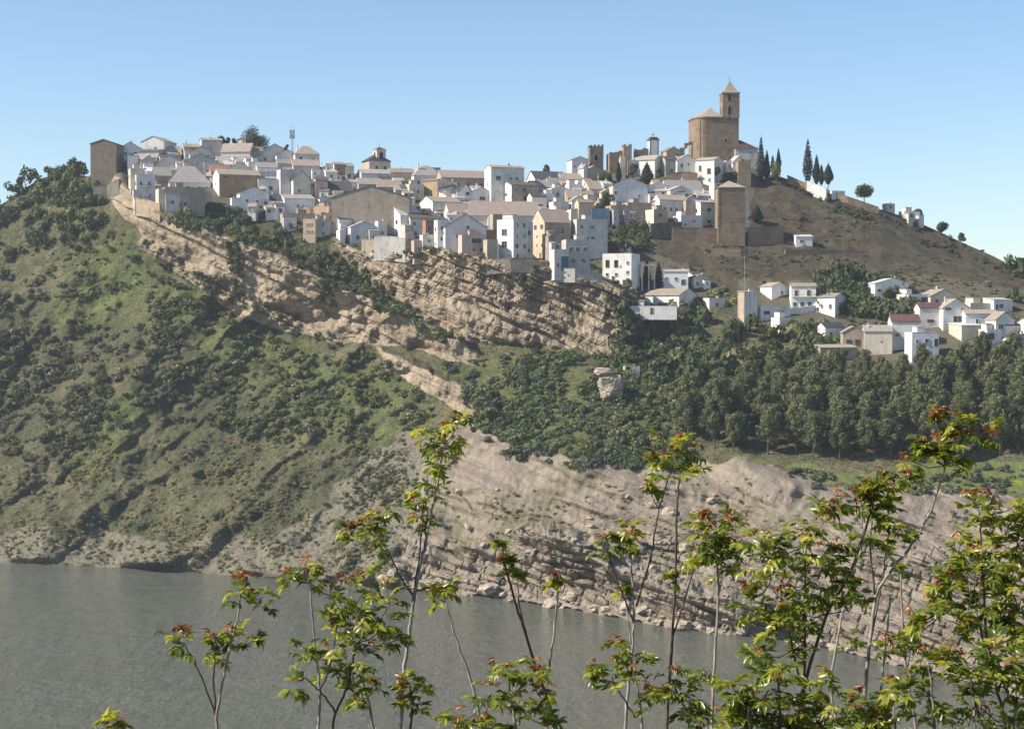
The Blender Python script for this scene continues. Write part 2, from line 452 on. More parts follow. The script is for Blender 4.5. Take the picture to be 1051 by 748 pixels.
# gullies and spurs that run down to the left on the left-hand slope, down to the right on the bare right-hand slope
gl = (1 - sstep(380, 470, PX)) * sstep(250, 330, PY) * sstep(0.0, 0.02, tt)[None, :]
c1 = (PX * 0.80 + PY * 1.0) / 1.28 + 13 * fbm(PX / 90, PY / 70, 2.2, 3)
DY = DY - gl * (13.0 * noise3(c1 / 62, PX / 260, 0.2) + 6.0 * (0.5 - np.abs(noise3(c1 / 30, PX / 120, 3.2))) + 1.5 * noise3(c1 / 9, PX / 40, 6.2) + 2.5 * fbm(PX / 24, PY / 20, 6.6, 3))
gr = zb
c2 = (PX * 0.5 - PY) / 1.12
DY = DY - gr * (2.4 * noise3(c2 / 22, PX / 130, 1.2) + 1.2 * noise3(c2 / 7, PX / 40, 5.2) + 1.6 * noise3(PX / 16, PY / 50, 7))
c3 = z / 5.5 + 0.9 * fbm(x / 60, z / 30, 4.1, 3); f3 = c3 - np.floor(c3)
DY = DY - zb * edge * 1.0 * np.clip(0.6 + 1.2 * noise3(x / 45, DY / 45, z / 20 + 9), 0, 1.6) * (sstep(0, 0.2, f3) * (1 - sstep(0.3, 1.0, f3)))
# everything: lumps
ztn = look(Z_TOWN, PX, PY)
# slabs, hollows and steps of the bare pale rock
uu = (PX * 0.93 + PY * 0.36); vv = (PY * 0.93 - PX * 0.36)
DY = DY - zp * edge_ * (7.0 * noise3(vv / 26, uu / 120, 4.4) + 5.2 * (0.4 - np.abs(noise3(vv / 13, uu / 75, 8.4))) + 1.2 * fbm(uu / 30, vv / 18, 2.4, 3))
low = zp * sstep(535, 575, PY) * edge_
cb = vv / 9.0 + 0.8 * fbm(uu / 50, vv / 50, 1.7, 2); fb = cb - np.floor(cb)
DY = DY - low * 3.4 * (sstep(0, 0.12, fb) * (1 - sstep(0.55, 1.0, fb))) * np.clip(0.6 + noise3(uu / 26, np.floor(cb) * 3.3, 0.4), 0, 1.2)
joint = np.abs(noise3(uu / 21, np.floor(cb) * 5.1, 0.9)); DY = DY + low * 1.3 * (1 - sstep(0.0, 0.10, joint))
DY = DY - edge * (1 - 0.85 * ztn) * (1.6 * fbm(x / 16, DY / 16, z / 16, 3) + 0.5 * fbm(x / 3, DY / 3, z / 3, 2))
DY[:, 0] = water_Y(s_)
PT = at_np(PX, PY, DY)

def ground_Y(px, py):
    """distance of the hillside along a sight line"""
    px = np.asarray(px, float); py = np.asarray(py, float)
    i = np.clip(np.searchsorted(gx, px) - 1, 0, len(gx) - 2); u = np.clip((px - gx[i]) / (gx[i + 1] - gx[i]), 0, 1)
    def at_col(i):
        f = np.clip((py - s0[i]) / (k_[i] - s0[i]) * (NR - 1), 0, NR - 1.001); j = f.astype(int); w = f - j
        return DY[i, j] * (1 - w) + DY[i, j + 1] * w
    return at_col(i) * (1 - u) + at_col(i + 1) * u
def ground(px, py): return at_np(px, py, ground_Y(px, py))

n = len(gx)
under = PT[:, :1].copy(); under[..., 2] = -6; under[..., 1] -= 4
back = []
top = PT[:, -1]
for dy, dz in ((6, 0.3), (22, -3), (60, -16), (130, -50), (280, -110), (600, -170)):
    q_ = top.copy(); q_[:, 0] *= 1 + dy / 800; q_[:, 1] += dy; q_[:, 2] = np.maximum(q_[:, 2] + dz, -6); back.append(q_[:, None])
G = np.concatenate([under, PT] + back, 1)
rows = G.shape[1]
pad = lambda A: np.concatenate([A[:, :1], A] + [A[:, -1:]] * 6, 1)
zr = pad(np.stack([zc, look(Z_GRASS, PX, PY), zp, zg], -1)); zs = pad(np.stack([zb, look(Z_MEADOW, PX, PY), ztn, 0 * zb + 1], -1))
idx = np.arange(n * rows).reshape(n, rows)
faces = np.stack([idx[:-1, :-1], idx[1:, :-1], idx[1:, 1:], idx[:-1, 1:]], -1).reshape(-1, 4)

m, t, b = new_mat("hillside")
pos = nd(t, "ShaderNodeNewGeometry").outputs["Position"]
za = nd(t, "ShaderNodeAttribute", attribute_name="zone_a"); zb_ = nd(t, "ShaderNodeAttribute", attribute_name="zone_b")
sa = nd(t, "ShaderNodeSeparateColor"); t.links.new(za.outputs["Color"], sa.inputs[0])
sb = nd(t, "ShaderNodeSeparateColor"); t.links.new(zb_.outputs["Color"], sb.inputs[0])
n_big = noise_n(t, pos, 0.022, 5, 0.6); n_mid = noise_n(t, pos, 0.13, 6, 0.65); n_fin = noise_n(t, pos, 0.7, 6, 0.7); n_sp = noise_n(t, pos, 1.9, 3, 0.6)
# dry scrub with bare earth showing through
c = mix(t, ramp(t, n_mid, [(0.36, (0, 0, 0)), (0.62, (1, 1, 1))]), (0.060, 0.068, 0.030), (0.165, 0.140, 0.078))
c = mix(t, ramp(t, n_fin, [(0.45, (0, 0, 0)), (0.62, (1, 1, 1))]), c, (0.030, 0.040, 0.018))
c = mix(t, ramp(t, n_sp, [(0.52, (0, 0, 0)), (0.66, (1, 1, 1))]), c, (0.235, 0.200, 0.115))
c = mix(t, ramp(t, n_big, [(0.40, (0, 0, 0)), (0.70, (0.6, 0.6, 0.6))]), c, (0.038, 0.046, 0.026))
def masked(sock, noise, k=0.9):
    f = math_n(t, 'ADD', sock, math_n(t, 'MULTIPLY', math_n(t, 'SUBTRACT', noise, 0.5), k))
    return ramp(t, f, [(0.42, (0, 0, 0)), (0.58, (1, 1, 1))])
grass = mix(t, ramp(t, n_mid, [(0.35, (0, 0, 0)), (0.65, (1, 1, 1))]), (0.062, 0.080, 0.030), (0.150, 0.145, 0.062))
grass = mix(t, ramp(t, n_fin, [(0.46, (0, 0, 0)), (0.64, (1, 1, 1))]), grass, (0.032, 0.046, 0.018))
grass = mix(t, ramp(t, n_sp, [(0.54, (0, 0, 0)), (0.68, (1, 1, 1))]), grass, (0.200, 0.195, 0.085))
c = mix(t, masked(sa.outputs[1], n_big), c, grass)
grey = mix(t, ramp(t, n_fin, [(0.40, (0, 0, 0)), (0.66, (1, 1, 1))]), (0.230, 0.200, 0.150), (0.090, 0.088, 0.054))
grey = mix(t, ramp(t, n_sp, [(0.55, (0, 0, 0)), (0.72, (1, 1, 1))]), grey, (0.055, 0.060, 0.034))
c = mix(t, masked(za.outputs["Alpha"], n_mid, 1.3), c, grey)
brown = mix(t, ramp(t, n_mid, [(0.35, (0, 0, 0)), (0.65, (1, 1, 1))]), (0.054, 0.047, 0.031), (0.110, 0.086, 0.058))
brown = mix(t, ramp(t, n_fin, [(0.50, (0, 0, 0)), (0.70, (1, 1, 1))]), brown, (0.060, 0.058, 0.038))
c = mix(t, masked(sb.outputs[0], n_mid), c, brown)
mead = mix(t, n_fin, (0.085, 0.115, 0.036), (0.185, 0.190, 0.072))
c = mix(t, masked(sb.outputs[1], n_mid, 0.6), c, mead)
earth = mix(t, n_mid, (0.075, 0.068, 0.042), (0.175, 0.145, 0.105))
c = mix(t, masked(sb.outputs[2], n_mid, 0.8), c, earth)
# strata in the rock: thin dark seams that dip to the right
sx = nd(t, "ShaderNodeSeparateXYZ"); t.links.new(pos, sx.inputs[0])
qn = math_n(t, 'ADD', sx.outputs[2], math_n(t, 'MULTIPLY', sx.outputs[0], 0.42))
qn = math_n(t, 'ADD', qn, math_n(t, 'MULTIPLY', n_mid, 7.0))
cmb = nd(t, "ShaderNodeCombineXYZ"); t.links.new(qn, cmb.inputs[2]); t.links.new(math_n(t, 'MULTIPLY', sx.outputs[0], 0.05), cmb.inputs[0])
seam = noise_n(t, cmb.outputs[0], 0.30, 6, 0.72)
rockc = mix(t, ramp(t, n_mid, [(0.34, (0, 0, 0)), (0.66, (1, 1, 1))]), (0.280, 0.220, 0.152), (0.440, 0.350, 0.250))
rockc = mix(t, ramp(t, seam, [(0.34, (1, 1, 1)), (0.50, (0, 0, 0))]), rockc, (0.150, 0.112, 0.078))
rstk = noise_n(t, mapping(t, pos, (0.55, 0.3, 0.07)), 1.0, 5, 0.7)
rockc = mix(t, ramp(t, rstk, [(0.54, (0, 0, 0)), (0.68, (0.7, 0.7, 0.7))]), rockc, (0.150, 0.125, 0.098))
rockc = mix(t, ramp(t, n_fin, [(0.54, (0, 0, 0)), (0.72, (1, 1, 1))]), rockc, (0.120, 0.110, 0.075))
c = mix(t, masked(sa.outputs[0], n_mid, 0.7), c, rockc)
pale = mix(t, ramp(t, n_mid, [(0.34, (0, 0, 0)), (0.66, (1, 1, 1))]), (0.245, 0.200, 0.152), (0.430, 0.355, 0.270))
pale = mix(t, ramp(t, seam, [(0.36, (1, 1, 1)), (0.50, (0, 0, 0))]), pale, (0.190, 0.150, 0.118))
strk = noise_n(t, mapping(t, pos, (0.9, 0.05, 0.07), (0, R(30), 0)), 0.8, 5, 0.7)
pale = mix(t, ramp(t, strk, [(0.38, (0.5, 0.5, 0.5)), (0.50, (0, 0, 0))]), pale, (0.165, 0.132, 0.102))
pale = mix(t, ramp(t, n_big, [(0.38, (0.7, 0.7, 0.7)), (0.56, (0, 0, 0))]), pale, (0.205, 0.172, 0.140))
pale = mix(t, ramp(t, n_fin, [(0.58, (0, 0, 0)), (0.76, (1, 1, 1))]), pale, (0.150, 0.135, 0.095))
c = mix(t, masked(sa.outputs[2], n_mid, 0.7), c, pale)
# thin dry grass that has taken hold of the pale rock in patches
tuftm = math_n(t, 'MULTIPLY', sa.outputs[2], ramp(t, math_n(t, 'ADD', math_n(t, 'MULTIPLY', n_big, 0.6), math_n(t, 'MULTIPLY', n_mid, 0.5)), [(0.56, (0, 0, 0)), (0.66, (1, 1, 1))]))
c = mix(t, math_n(t, 'MULTIPLY', tuftm, 0.8), c, mix(t, n_fin, (0.050, 0.058, 0.028), (0.170, 0.150, 0.080)))
t.links.new(c, b.inputs["Base Color"])
b.inputs["Roughness"].default_value = 0.95; b.inputs["Specular IOR Level"].default_value = 0.1
hgt = math_n(t, 'ADD', math_n(t, 'MULTIPLY', n_fin, 1.0), math_n(t, 'MULTIPLY', seam, 1.0))
hgt = math_n(t, 'ADD', hgt, math_n(t, 'MULTIPLY', n_sp, 0.4))
bump(t, b, hgt, 0.9, 1.0)
M_HILL = m
hill_me = np_mesh("hill", G.reshape(-1, 3), faces, m, smooth=True,
            attrs={"zone_a": ('POINT', zr.reshape(-1, 4)), "zone_b": ('POINT', zs.reshape(-1, 4))})
rk = pad(rock)[:-1, :-1].ravel()
hill_me.polygons.foreach_set("use_smooth", rk < 0.35)                # broken rock keeps its facets
hill = link("hill", hill_me)
tag(hill, "steep rocky hillside above the reservoir that carries the white town", kind="structure")

# ------------------------------------------------------------------ far ground, water, near bank
m, t, b = new_mat("reservoir_water")
pos = nd(t, "ShaderNodeNewGeometry").outputs["Position"]
w1 = noise_n(t, mapping(t, pos, (0.22, 0.60, 1), (0, 0, R(-24))), 1.0, 6, 0.7)
w2 = noise_n(t, mapping(t, pos, (0.035, 0.09, 1), (0, 0, R(-24))), 1.0, 3, 0.6)
pat = noise_n(t, mapping(t, pos, (0.006, 0.018, 1), (0, 0, R(18))), 1.0, 3, 0.55)
c = mix(t, pat, (0.128, 0.128, 0.082), (0.155, 0.165, 0.145))  # paler bluish tone of the ripple patches stands in for reflected sky
t.links.new(c, b.inputs["Base Color"])
b.inputs["IOR"].default_value = 1.33
t.links.new(math_n(t, 'MULTIPLY_ADD', pat, 0.14, 0.03), b.inputs["Roughness"])
w3 = noise_n(t, mapping(t, pos, (0.22, 0.10, 1), (0, 0, R(-24))), 1.0, 4, 0.7)
h = math_n(t, 'ADD', w1, math_n(t, 'MULTIPLY', w2, 2.0))
h = math_n(t, 'ADD', h, math_n(t, 'MULTIPLY', w3, math_n(t, 'MULTIPLY_ADD', pat, 1.6, 0.1)))
bump(t, b, h, 1.0, 2.2)
me = np_mesh("water", [(-2500, 20, 0), (2500, 20, 0), (2500, 1400, 0), (-2500, 1400, 0)], [(0, 1, 2, 3)], m)
tag(link("water", me), "murky green grey reservoir water ruffled by small waves", kind="structure")
m = flat_mat("far_ground_earth", (0.10, 0.10, 0.055), 0.95, 0.1)
me = np_mesh("far_ground", [(-2550, -400, -8), (2550, -400, -8), (2550, 2550, -8), (-2550, 2550, -8)], [(0, 1, 2, 3)], m)
tag(link("far_ground", me), "land beyond and below the reservoir out to the horizon", kind="structure")
# the bank the viewer stands on: falls away more steeply than the bottom of the picture
bx, by = np.meshgrid(np.linspace(-60, 60, 121), np.concatenate([np.linspace(-20, 20, 61), np.linspace(21, 140, 60)]), indexing='ij')
bz = np.where(by < 0, EYE - 1.65 + 0 * by, EYE - 1.65 - by * 0.27 - np.maximum(by - 16, 0) * 0.38) + 0.25 * fbm(bx / 4, by / 4, 0.5, 3) * sstep(0, 6, np.abs(by) + 1)
BZ = lambda x, y: float(EYE - 1.65 - max(y, 0) * 0.27 - max(y - 16, 0) * 0.38)
bi = np.arange(bx.size).reshape(bx.shape)
bf = np.stack([bi[:-1, :-1], bi[1:, :-1], bi[1:, 1:], bi[:-1, 1:]], -1).reshape(-1, 4)
m, t, b = new_mat("bank_soil")
pos = nd(t, "ShaderNodeNewGeometry").outputs["Position"]
c = mix(t, ramp(t, noise_n(t, pos, 1.4, 6, 0.7), [(0.4, (0, 0, 0)), (0.6, (1, 1, 1))]), (0.13, 0.10, 0.065), (0.07, 0.085, 0.03))
t.links.new(c, b.inputs["Base Color"]); b.inputs["Roughness"].default_value = 0.95
bump(t, b, noise_n(t, pos, 6, 5, 0.7), 0.8, 0.08)
bank = link("bank", np_mesh("bank", np.stack([bx, by, bz], -1).reshape(-1, 3), bf, m, smooth=True))
tag(bank, "near earth bank below the viewer where the saplings root", kind="structure")

# ================================================================== VEGETATION ON THE HILL
def leaf_mat(name, c_lo, c_hi, trans=0.25):
    m, t, b = new_mat(name)
    at_ = nd(t, "ShaderNodeAttribute", attribute_name="tint").outputs["Fac"]
    oi = nd(t, "ShaderNodeObjectInfo").outputs["Random"]
    f = math_n(t, 'ADD', math_n(t, 'MULTIPLY', at_, 0.8), math_n(t, 'MULTIPLY_ADD', oi, 0.4, -0.1), clamp=True)
    c = mix(t, f, c_lo, c_hi)
    t.links.new(c, b.inputs["Base Color"])
    b.inputs["Roughness"].default_value = 0.7; b.inputs["Specular IOR Level"].default_value = 0.2
    tr = nd(t, "ShaderNodeBsdfTranslucent"); t.links.new(c, tr.inputs[0])
    ms = nd(t, "ShaderNodeMixShader"); ms.inputs[0].default_value = trans
    t.links.new(b.outputs[0], ms.inputs[1]); t.links.new(tr.outputs[0], ms.inputs[2])
    t.links.new(ms.outputs[0], t.nodes["Material Output"].inputs[0])
    return m
M_LEAF = {
    'dark':  leaf_mat("foliage_dark", (0.036, 0.052, 0.022), (0.115, 0.130, 0.050)),
    'green': leaf_mat("foliage_green", (0.060, 0.088, 0.032), (0.185, 0.205, 0.078)),
    'olive': leaf_mat("foliage_olive", (0.088, 0.095, 0.042), (0.263, 0.236, 0.108)),
    'agave': leaf_mat("foliage_blue_grey", (0.058, 0.074, 0.048), (0.135, 0.150, 0.098)),
    'tuft': leaf_mat("foliage_straw", (0.154, 0.126, 0.056), (0.336, 0.273, 0.119)),
    'lime': leaf_mat("foliage_lime", (0.112, 0.140, 0.042), (0.266, 0.301, 0.112)),
    'pine':  leaf_mat("pine_needles", (0.062, 0.076, 0.032), (0.220, 0.225, 0.098)),
    'cyp': leaf_mat("cypress_foliage", (0.017, 0.028, 0.017), (0.050, 0.067, 0.036)),
}
M_BARK = flat_mat("bark", (0.10, 0.075, 0.055), 0.9, 0.1)

def cloud(lobes, n, size, seed, flat=0.3, stretch=1.0):
    """leaf-sized faces spread through a set of lobes (cx, cy, cz, rx, ry, rz), most of them near the lobes' skins"""
    g = np.random.default_rng(seed)
    L = np.array(lobes, float); wgt = (L[:, 3] * L[:, 4] * L[:, 5]) ** 0.67; wgt /= wgt.sum()
    k = g.choice(len(L), n, p=wgt)
    d = g.normal(size=(n, 3)); d /= np.linalg.norm(d, axis=1)[:, None]
    rad = g.uniform(0.4, 1.0, n) ** 0.45
    lump = 1 + 0.25 * noise3(d[:, 0] * 2.3 + k * 3.1, d[:, 1] * 2.3, d[:, 2] * 2.3 + seed)
    P = L[k, :3] + d * L[k, 3:] * (rad * lump)[:, None]
    nrm = d + g.normal(size=(n, 3)) * 0.38; nrm /= np.linalg.norm(nrm, axis=1)[:, None]
    a = np.cross(nrm, g.normal(size=(n, 3))); a /= np.linalg.norm(a, axis=1)[:, None]; c = np.cross(nrm, a)
    sz = (size * g.uniform(0.55, 1.35, n))[:, None]
    V = np.stack([P - a * sz * stretch, P - c * sz * 0.6, P + a * sz * stretch, P + c * sz * 0.6], 1).reshape(-1, 3)
    F = np.arange(4 * n).reshape(n, 4)
    clump = 0.5 + 0.9 * noise3(P[:, 0] / (size * 4), P[:, 1] / (size * 4), P[:, 2] / (size * 4) + seed * 1.7)
    tint = np.clip(0.55 * clump + 0.45 * g.uniform(0, 1, n), 0, 1)
    return V, F, tint
def bush_geo(seed, n=120):
    g = np.random.default_rng(seed + 900)
    L = []
    for i in range(g.integers(3, 6)):
        a = g.uniform(0, 6.28); d = g.uniform(0.1, 0.6); r = g.uniform(0.38, 0.72)
        L.append((math.cos(a) * d, math.sin(a) * d, r * 0.55 + g.uniform(0, 0.3), r, r, r * g.uniform(0.7, 1.0)))
    return cloud(L, n, 0.21 if n > 60 else 0.3, seed)
BUSH = [bush_geo(i) for i in range(10)]
BUSH_S = [bush_geo(i + 40, 36) for i in range(6)]
_bm = {}
def bush_mesh(i, kind):
    if (i, kind) not in _bm:
        V, F, T = BUSH[i]
        _bm[i, kind] = np_mesh("bush", V, F, M_LEAF[kind], attrs={"tint": ('FACE', T)})
    return _bm[i, kind]

def sample(poly, n, seed):
    g = np.random.default_rng(seed); xs, ys = zip(*poly); out = []
    tot = 0
    while tot < n:
        x = g.uniform(min(xs), max(xs), n * 3); y = g.uniform(min(ys), max(ys), n * 3)
        k = in_poly(poly, x + 6 * noise3(x / 20, y / 20, 0.2), y + 6 * noise3(x / 20, y / 20, 9.2))
        # clumps and gaps
        k &= (noise3(x / 17, y / 13, seed * 0.37) + 0.7 * noise3(x / 48, y / 30, 5.5) > g.uniform(-0.5, 0.55, len(x)))
        out.append(np.stack([x[k], y[k]], 1)); tot += k.sum()
    return np.concatenate(out)[:n]
# outline, how many, radius range (m), height ratio, kinds, label of the ones that stand out
VEG = [
    ([(-10, 206), (20, 186), (44, 170), (90, 172), (112, 190), (104, 240), (70, 262), (-10, 265)], 130, (2.4, 5.0), 1.35, ('dark', 'dark', 'green'), "dark leafy bush crowding the crest left of the first houses"),
    ([(-150, 230), (20, 215), (28, 300), (-10, 345), (-150, 345)], 70, (2.5, 5.0), 1.25, ('dark', 'dark'), "dark bush on the shaded ridge at the far left edge"),
    ([(25, 250), (130, 235), (150, 300), (90, 350), (20, 340)], 230, (0.7, 2.9), 0.9, ('olive', 'green', 'dark'), "round bush dotted over the grassy slope below the crest"),
    ([(150, 270), (215, 310), (300, 352), (385, 362), (425, 400), (462, 430), (400, 455), (250, 452), (190, 390), (150, 330)], 620, (1.2, 3.2), 0.95, ('green', 'green', 'dark', 'olive'), "green bush on the slope under the long tilted cliff"),
    ([(-100, 335), (160, 335), (250, 375), (270, 440), (160, 430), (60, 470), (-100, 490)], 900, (1.0, 3.8), 0.9, ('dark', 'agave', 'dark', 'olive'), "dark blue green bush on the shaded left slope"),  # mostly dark kinds packed here: their tone stands in for slope shade
    ([(-100, 450), (330, 450), (420, 462), (380, 595), (200, 580), (-100, 565)], 2300, (0.4, 1.6), 0.8, ('olive', 'tuft', 'green', 'olive'), "low dry bush on the bare slope above the water"),
    ([(68, 492), (120, 462), (130, 478), (84, 512)], 70, (0.8, 1.5), 0.9, ('tuft', 'tuft'), "round straw coloured tuft in the cluster low on the left slope"),
    ([(178, 492), (250, 474), (262, 492), (200, 512)], 70, (0.8, 1.5), 0.9, ('tuft', 'tuft'), "round straw coloured tuft in the row above the grey shore"),
    ([(172, 232), (214, 214), (300, 222), (318, 236), (336, 264), (322, 282), (288, 262), (240, 244)], 190, (1.5, 3.4), 1.2, ('dark', 'dark', 'green'), "dark bush along the top of the long tilted cliff"),
    ([(322, 256), (346, 262), (400, 300), (440, 330), (478, 348), (470, 362), (430, 336), (380, 314), (336, 288)], 170, (1.3, 3.2), 1.1, ('dark', 'green'), "dark bush in the gap between the two cliffs"),
    ([(364, 252), (400, 248), (500, 258), (496, 268), (440, 262), (380, 268)], 60, (0.9, 2.0), 1.0, ('green', 'dark'), "bush on the cliff top under the grey houses"),
    ([(520, 268), (600, 276), (650, 290), (690, 310), (660, 330), (600, 318), (540, 300)], 90, (0.8, 2.0), 0.9, ('olive', 'green', 'dark'), "bush scattered over the broken cliff below the tall block"),
    ([(455, 368), (600, 362), (695, 385), (700, 470), (560, 468), (486, 436)], 1250, (1.2, 3.4), 0.95, ('green', 'green', 'dark', 'agave'), "green bush in the thicket below the second cliff"),
    ([(640, 316), (700, 322), (760, 338), (830, 340), (850, 372), (740, 384), (690, 398), (636, 372)], 250, (2.4, 5.8), 1.3, ('dark', 'dark', 'dark', 'olive'), "dark tree like bush under the white villa"),
    ([(842, 288), (880, 280), (918, 292), (946, 318), (930, 330), (880, 326), (840, 316)], 180, (2.4, 5.4), 1.25, ('dark', 'dark'), "dark bush filling the hollow left of the white terrace houses"),
    ([(860, 318), (940, 324), (946, 345), (900, 346), (866, 340)], 60, (1.0, 2.0), 0.9, ('olive', 'dark'), "low bush in the shaded hollow"),
    ([(480, 440), (545, 462), (600, 464), (690, 468), (690, 482), (600, 482), (530, 474)], 130, (1.4, 3.0), 0.9, ('dark', 'agave'), "blue green bush along the upper edge of the pale rocks"),
    ([(780, 478), (860, 490), (930, 492), (1051, 478), (1300, 490), (1300, 512), (1051, 506), (930, 508), (850, 504)], 190, (1.2, 2.8), 0.9, ('green', 'dark', 'agave'), "bush on the meadow between pines and rocks"),
    ([(790, 183), (835, 200), (880, 214), (930, 230), (990, 252), (1051, 284), (1051, 292), (980, 262), (920, 242), (860, 218)], 110, (0.9, 2.4), 0.95, ('dark', 'dark'), "dark bush along the ridge line of the bare hill"),
    ([(700, 240), (800, 205), (900, 222), (1051, 296), (1051, 330), (900, 290), (780, 296)], 460, (0.4, 1.7), 0.7, ('dark', 'olive'), "small dark bush on the bare brown hill"),
    ([(430, 500), (520, 520), (760, 520), (780, 600), (560, 560), (440, 560)], 110, (0.6, 1.6), 0.8, ('olive', 'agave', 'green'), "small bush among the pale rock slabs"),
    ([(860, 545), (1051, 530), (1200, 560), (1200, 640), (900, 640)], 60, (0.6, 1.8), 0.8, ('olive', 'green'), "small bush among the pale rocks on the right"),
    ([(608, 232), (640, 222), (668, 240), (664, 262), (612, 262)], 90, (1.6, 3.4), 1.2, ('dark', 'dark'), "dark bush in the shaded gully behind the four storey block"),
    ([(668, 262), (760, 250), (830, 258), (850, 272), (760, 296), (690, 286)], 80, (0.6, 1.6), 0.8, ('olive', 'dark'), "bush on the shaded bank under the walls"),
    ([(704, 306), (752, 296), (768, 318), (716, 330)], 26, (1.6, 2.8), 1.1, ('lime', 'olive'), "pale green bush beside the pale tower house"),
    ([(800, 338), (850, 330), (862, 356), (806, 366)], 34, (1.5, 2.8), 1.1, ('lime', 'green'), "pale green bush below the house with two balconies"),
    ([(1034, 262), (1080, 268), (1100, 350), (1040, 352)], 34, (2.6, 4.6), 1.4, ('dark', 'dark'), "tall dark bush at the far right edge of the hill"),
    ([(600, 405), (690, 396), (700, 450), (610, 450)], 90, (1.6, 3.2), 1.1, ('dark', 'green', 'olive'), "bush below the overhanging boulder"),
]
VEG += [
    ([(148, 246), (200, 278), (240, 300), (300, 326), (340, 342), (338, 350), (300, 336), (235, 312), (195, 290), (146, 254)], 120, (0.9, 2.2), 1.0, ('dark', 'dark', 'green'), "dark bush in the crevice along the long tilted cliff"),
    ([(234, 244), (247, 250), (252, 302), (240, 304)], 36, (1.2, 2.6), 1.2, ('dark', 'dark'), "dark bush in the cleft that splits the long cliff"),
    ([(316, 284), (346, 296), (352, 324), (328, 314)], 36, (1.2, 2.6), 1.1, ('dark', 'green'), "dark bush where the long cliff breaks off"),
    ([(676, 398), (704, 420), (712, 470), (684, 472), (664, 440)], 110, (1.4, 3.2), 1.1, ('dark', 'green', 'olive'), "bush at the left edge of the pine wood"),
    ([(-100, 520), (60, 520), (240, 530), (400, 470), (440, 520), (410, 606), (300, 598), (100, 586), (-100, 578)], 1500, (0.4, 1.1), 0.8, ('olive', 'olive', 'tuft', 'dark'), "low dry tuft near the grey shore"),
    ([(430, 500), (560, 500), (760, 490), (860, 560), (860, 640), (640, 620), (480, 590)], 420, (0.4, 1.2), 0.8, ('olive', 'tuft', 'green'), "dry tuft between the pale slabs"),
    ([(350, 440), (450, 440), (470, 470), (420, 540), (370, 560), (340, 500)], 330, (0.5, 1.7), 0.85, ('olive', 'dark', 'agave'), "grey green bush on the rubble slope left of the pale slabs"),
    ([(860, 506), (1051, 500), (1100, 600), (900, 620)], 160, (0.5, 1.4), 0.8, ('olive', 'green', 'dark'), "tuft on the pale rocks under the meadow"),
]
cand = []
for zi, (poly, nn, (r0, r1), asp, kinds, lab) in enumerate(VEG):
    p = sample(poly, nn, 50 + zi)
    g = np.random.default_rng(700 + zi)
    Yg = ground_Y(p[:, 0], p[:, 1])
    r = r0 + (r1 - r0) * g.uniform(0, 1, nn) ** 1.7
    kd = g.integers(0, len(kinds), nn)
    pos_ = at_np(p[:, 0], p[:, 1], Yg)
    for i in range(nn):
        cand.append((r[i] / Yg[i], pos_[i], r[i], asp * g.uniform(0.8, 1.2), kinds[kd[i]], lab, zi))
cand.sort(key=lambda q: -q[0])
N_ONE = 250
per = {}
for sz, p, r, asp, kd, lab, zi in cand[:N_ONE]:
    o = link("bush", bush_mesh(random.randrange(10), kd), None, (p[0], p[1], p[2] - 0.15 * r), random.uniform(0, 6.28))
    o.scale = (r, r, r * asp)
    tag(o, lab, "bush", "bushes: " + lab)
merged = {}
for sz, p, r, asp, kd, lab, zi in cand[N_ONE:]:
    V, F, T = (BUSH[random.randrange(10)] if r > 1.0 else BUSH_S[random.randrange(6)])
    a = random.uniform(0, 6.28); ca, sa_ = math.cos(a), math.sin(a)
    Q = np.stack([V[:, 0] * ca - V[:, 1] * sa_, V[:, 0] * sa_ + V[:, 1] * ca, V[:, 2] * asp], 1) * r + p - (0, 0, 0.15 * r)
    merged.setdefault(kd, []).append((Q, T))
mk = list(merged)
VV, TT, MI = [], [], []
for i, kd in enumerate(mk):
    for Q, T in merged[kd]:
        VV.append(Q); TT.append(np.clip(T + random.uniform(-0.2, 0.2), 0, 1)); MI.append(np.full(len(T), i))
VV = np.concatenate(VV); TT = np.concatenate(TT); MI = np.concatenate(MI)
sc_ = link("scrub", np_mesh("scrub", VV, np.arange(len(VV)).reshape(-1, 4), [M_LEAF[k] for k in mk], MI, attrs={"tint": ('FACE', TT)}))
tag(sc_, "low mixed scrub and small bushes covering the hillside", kind="stuff")

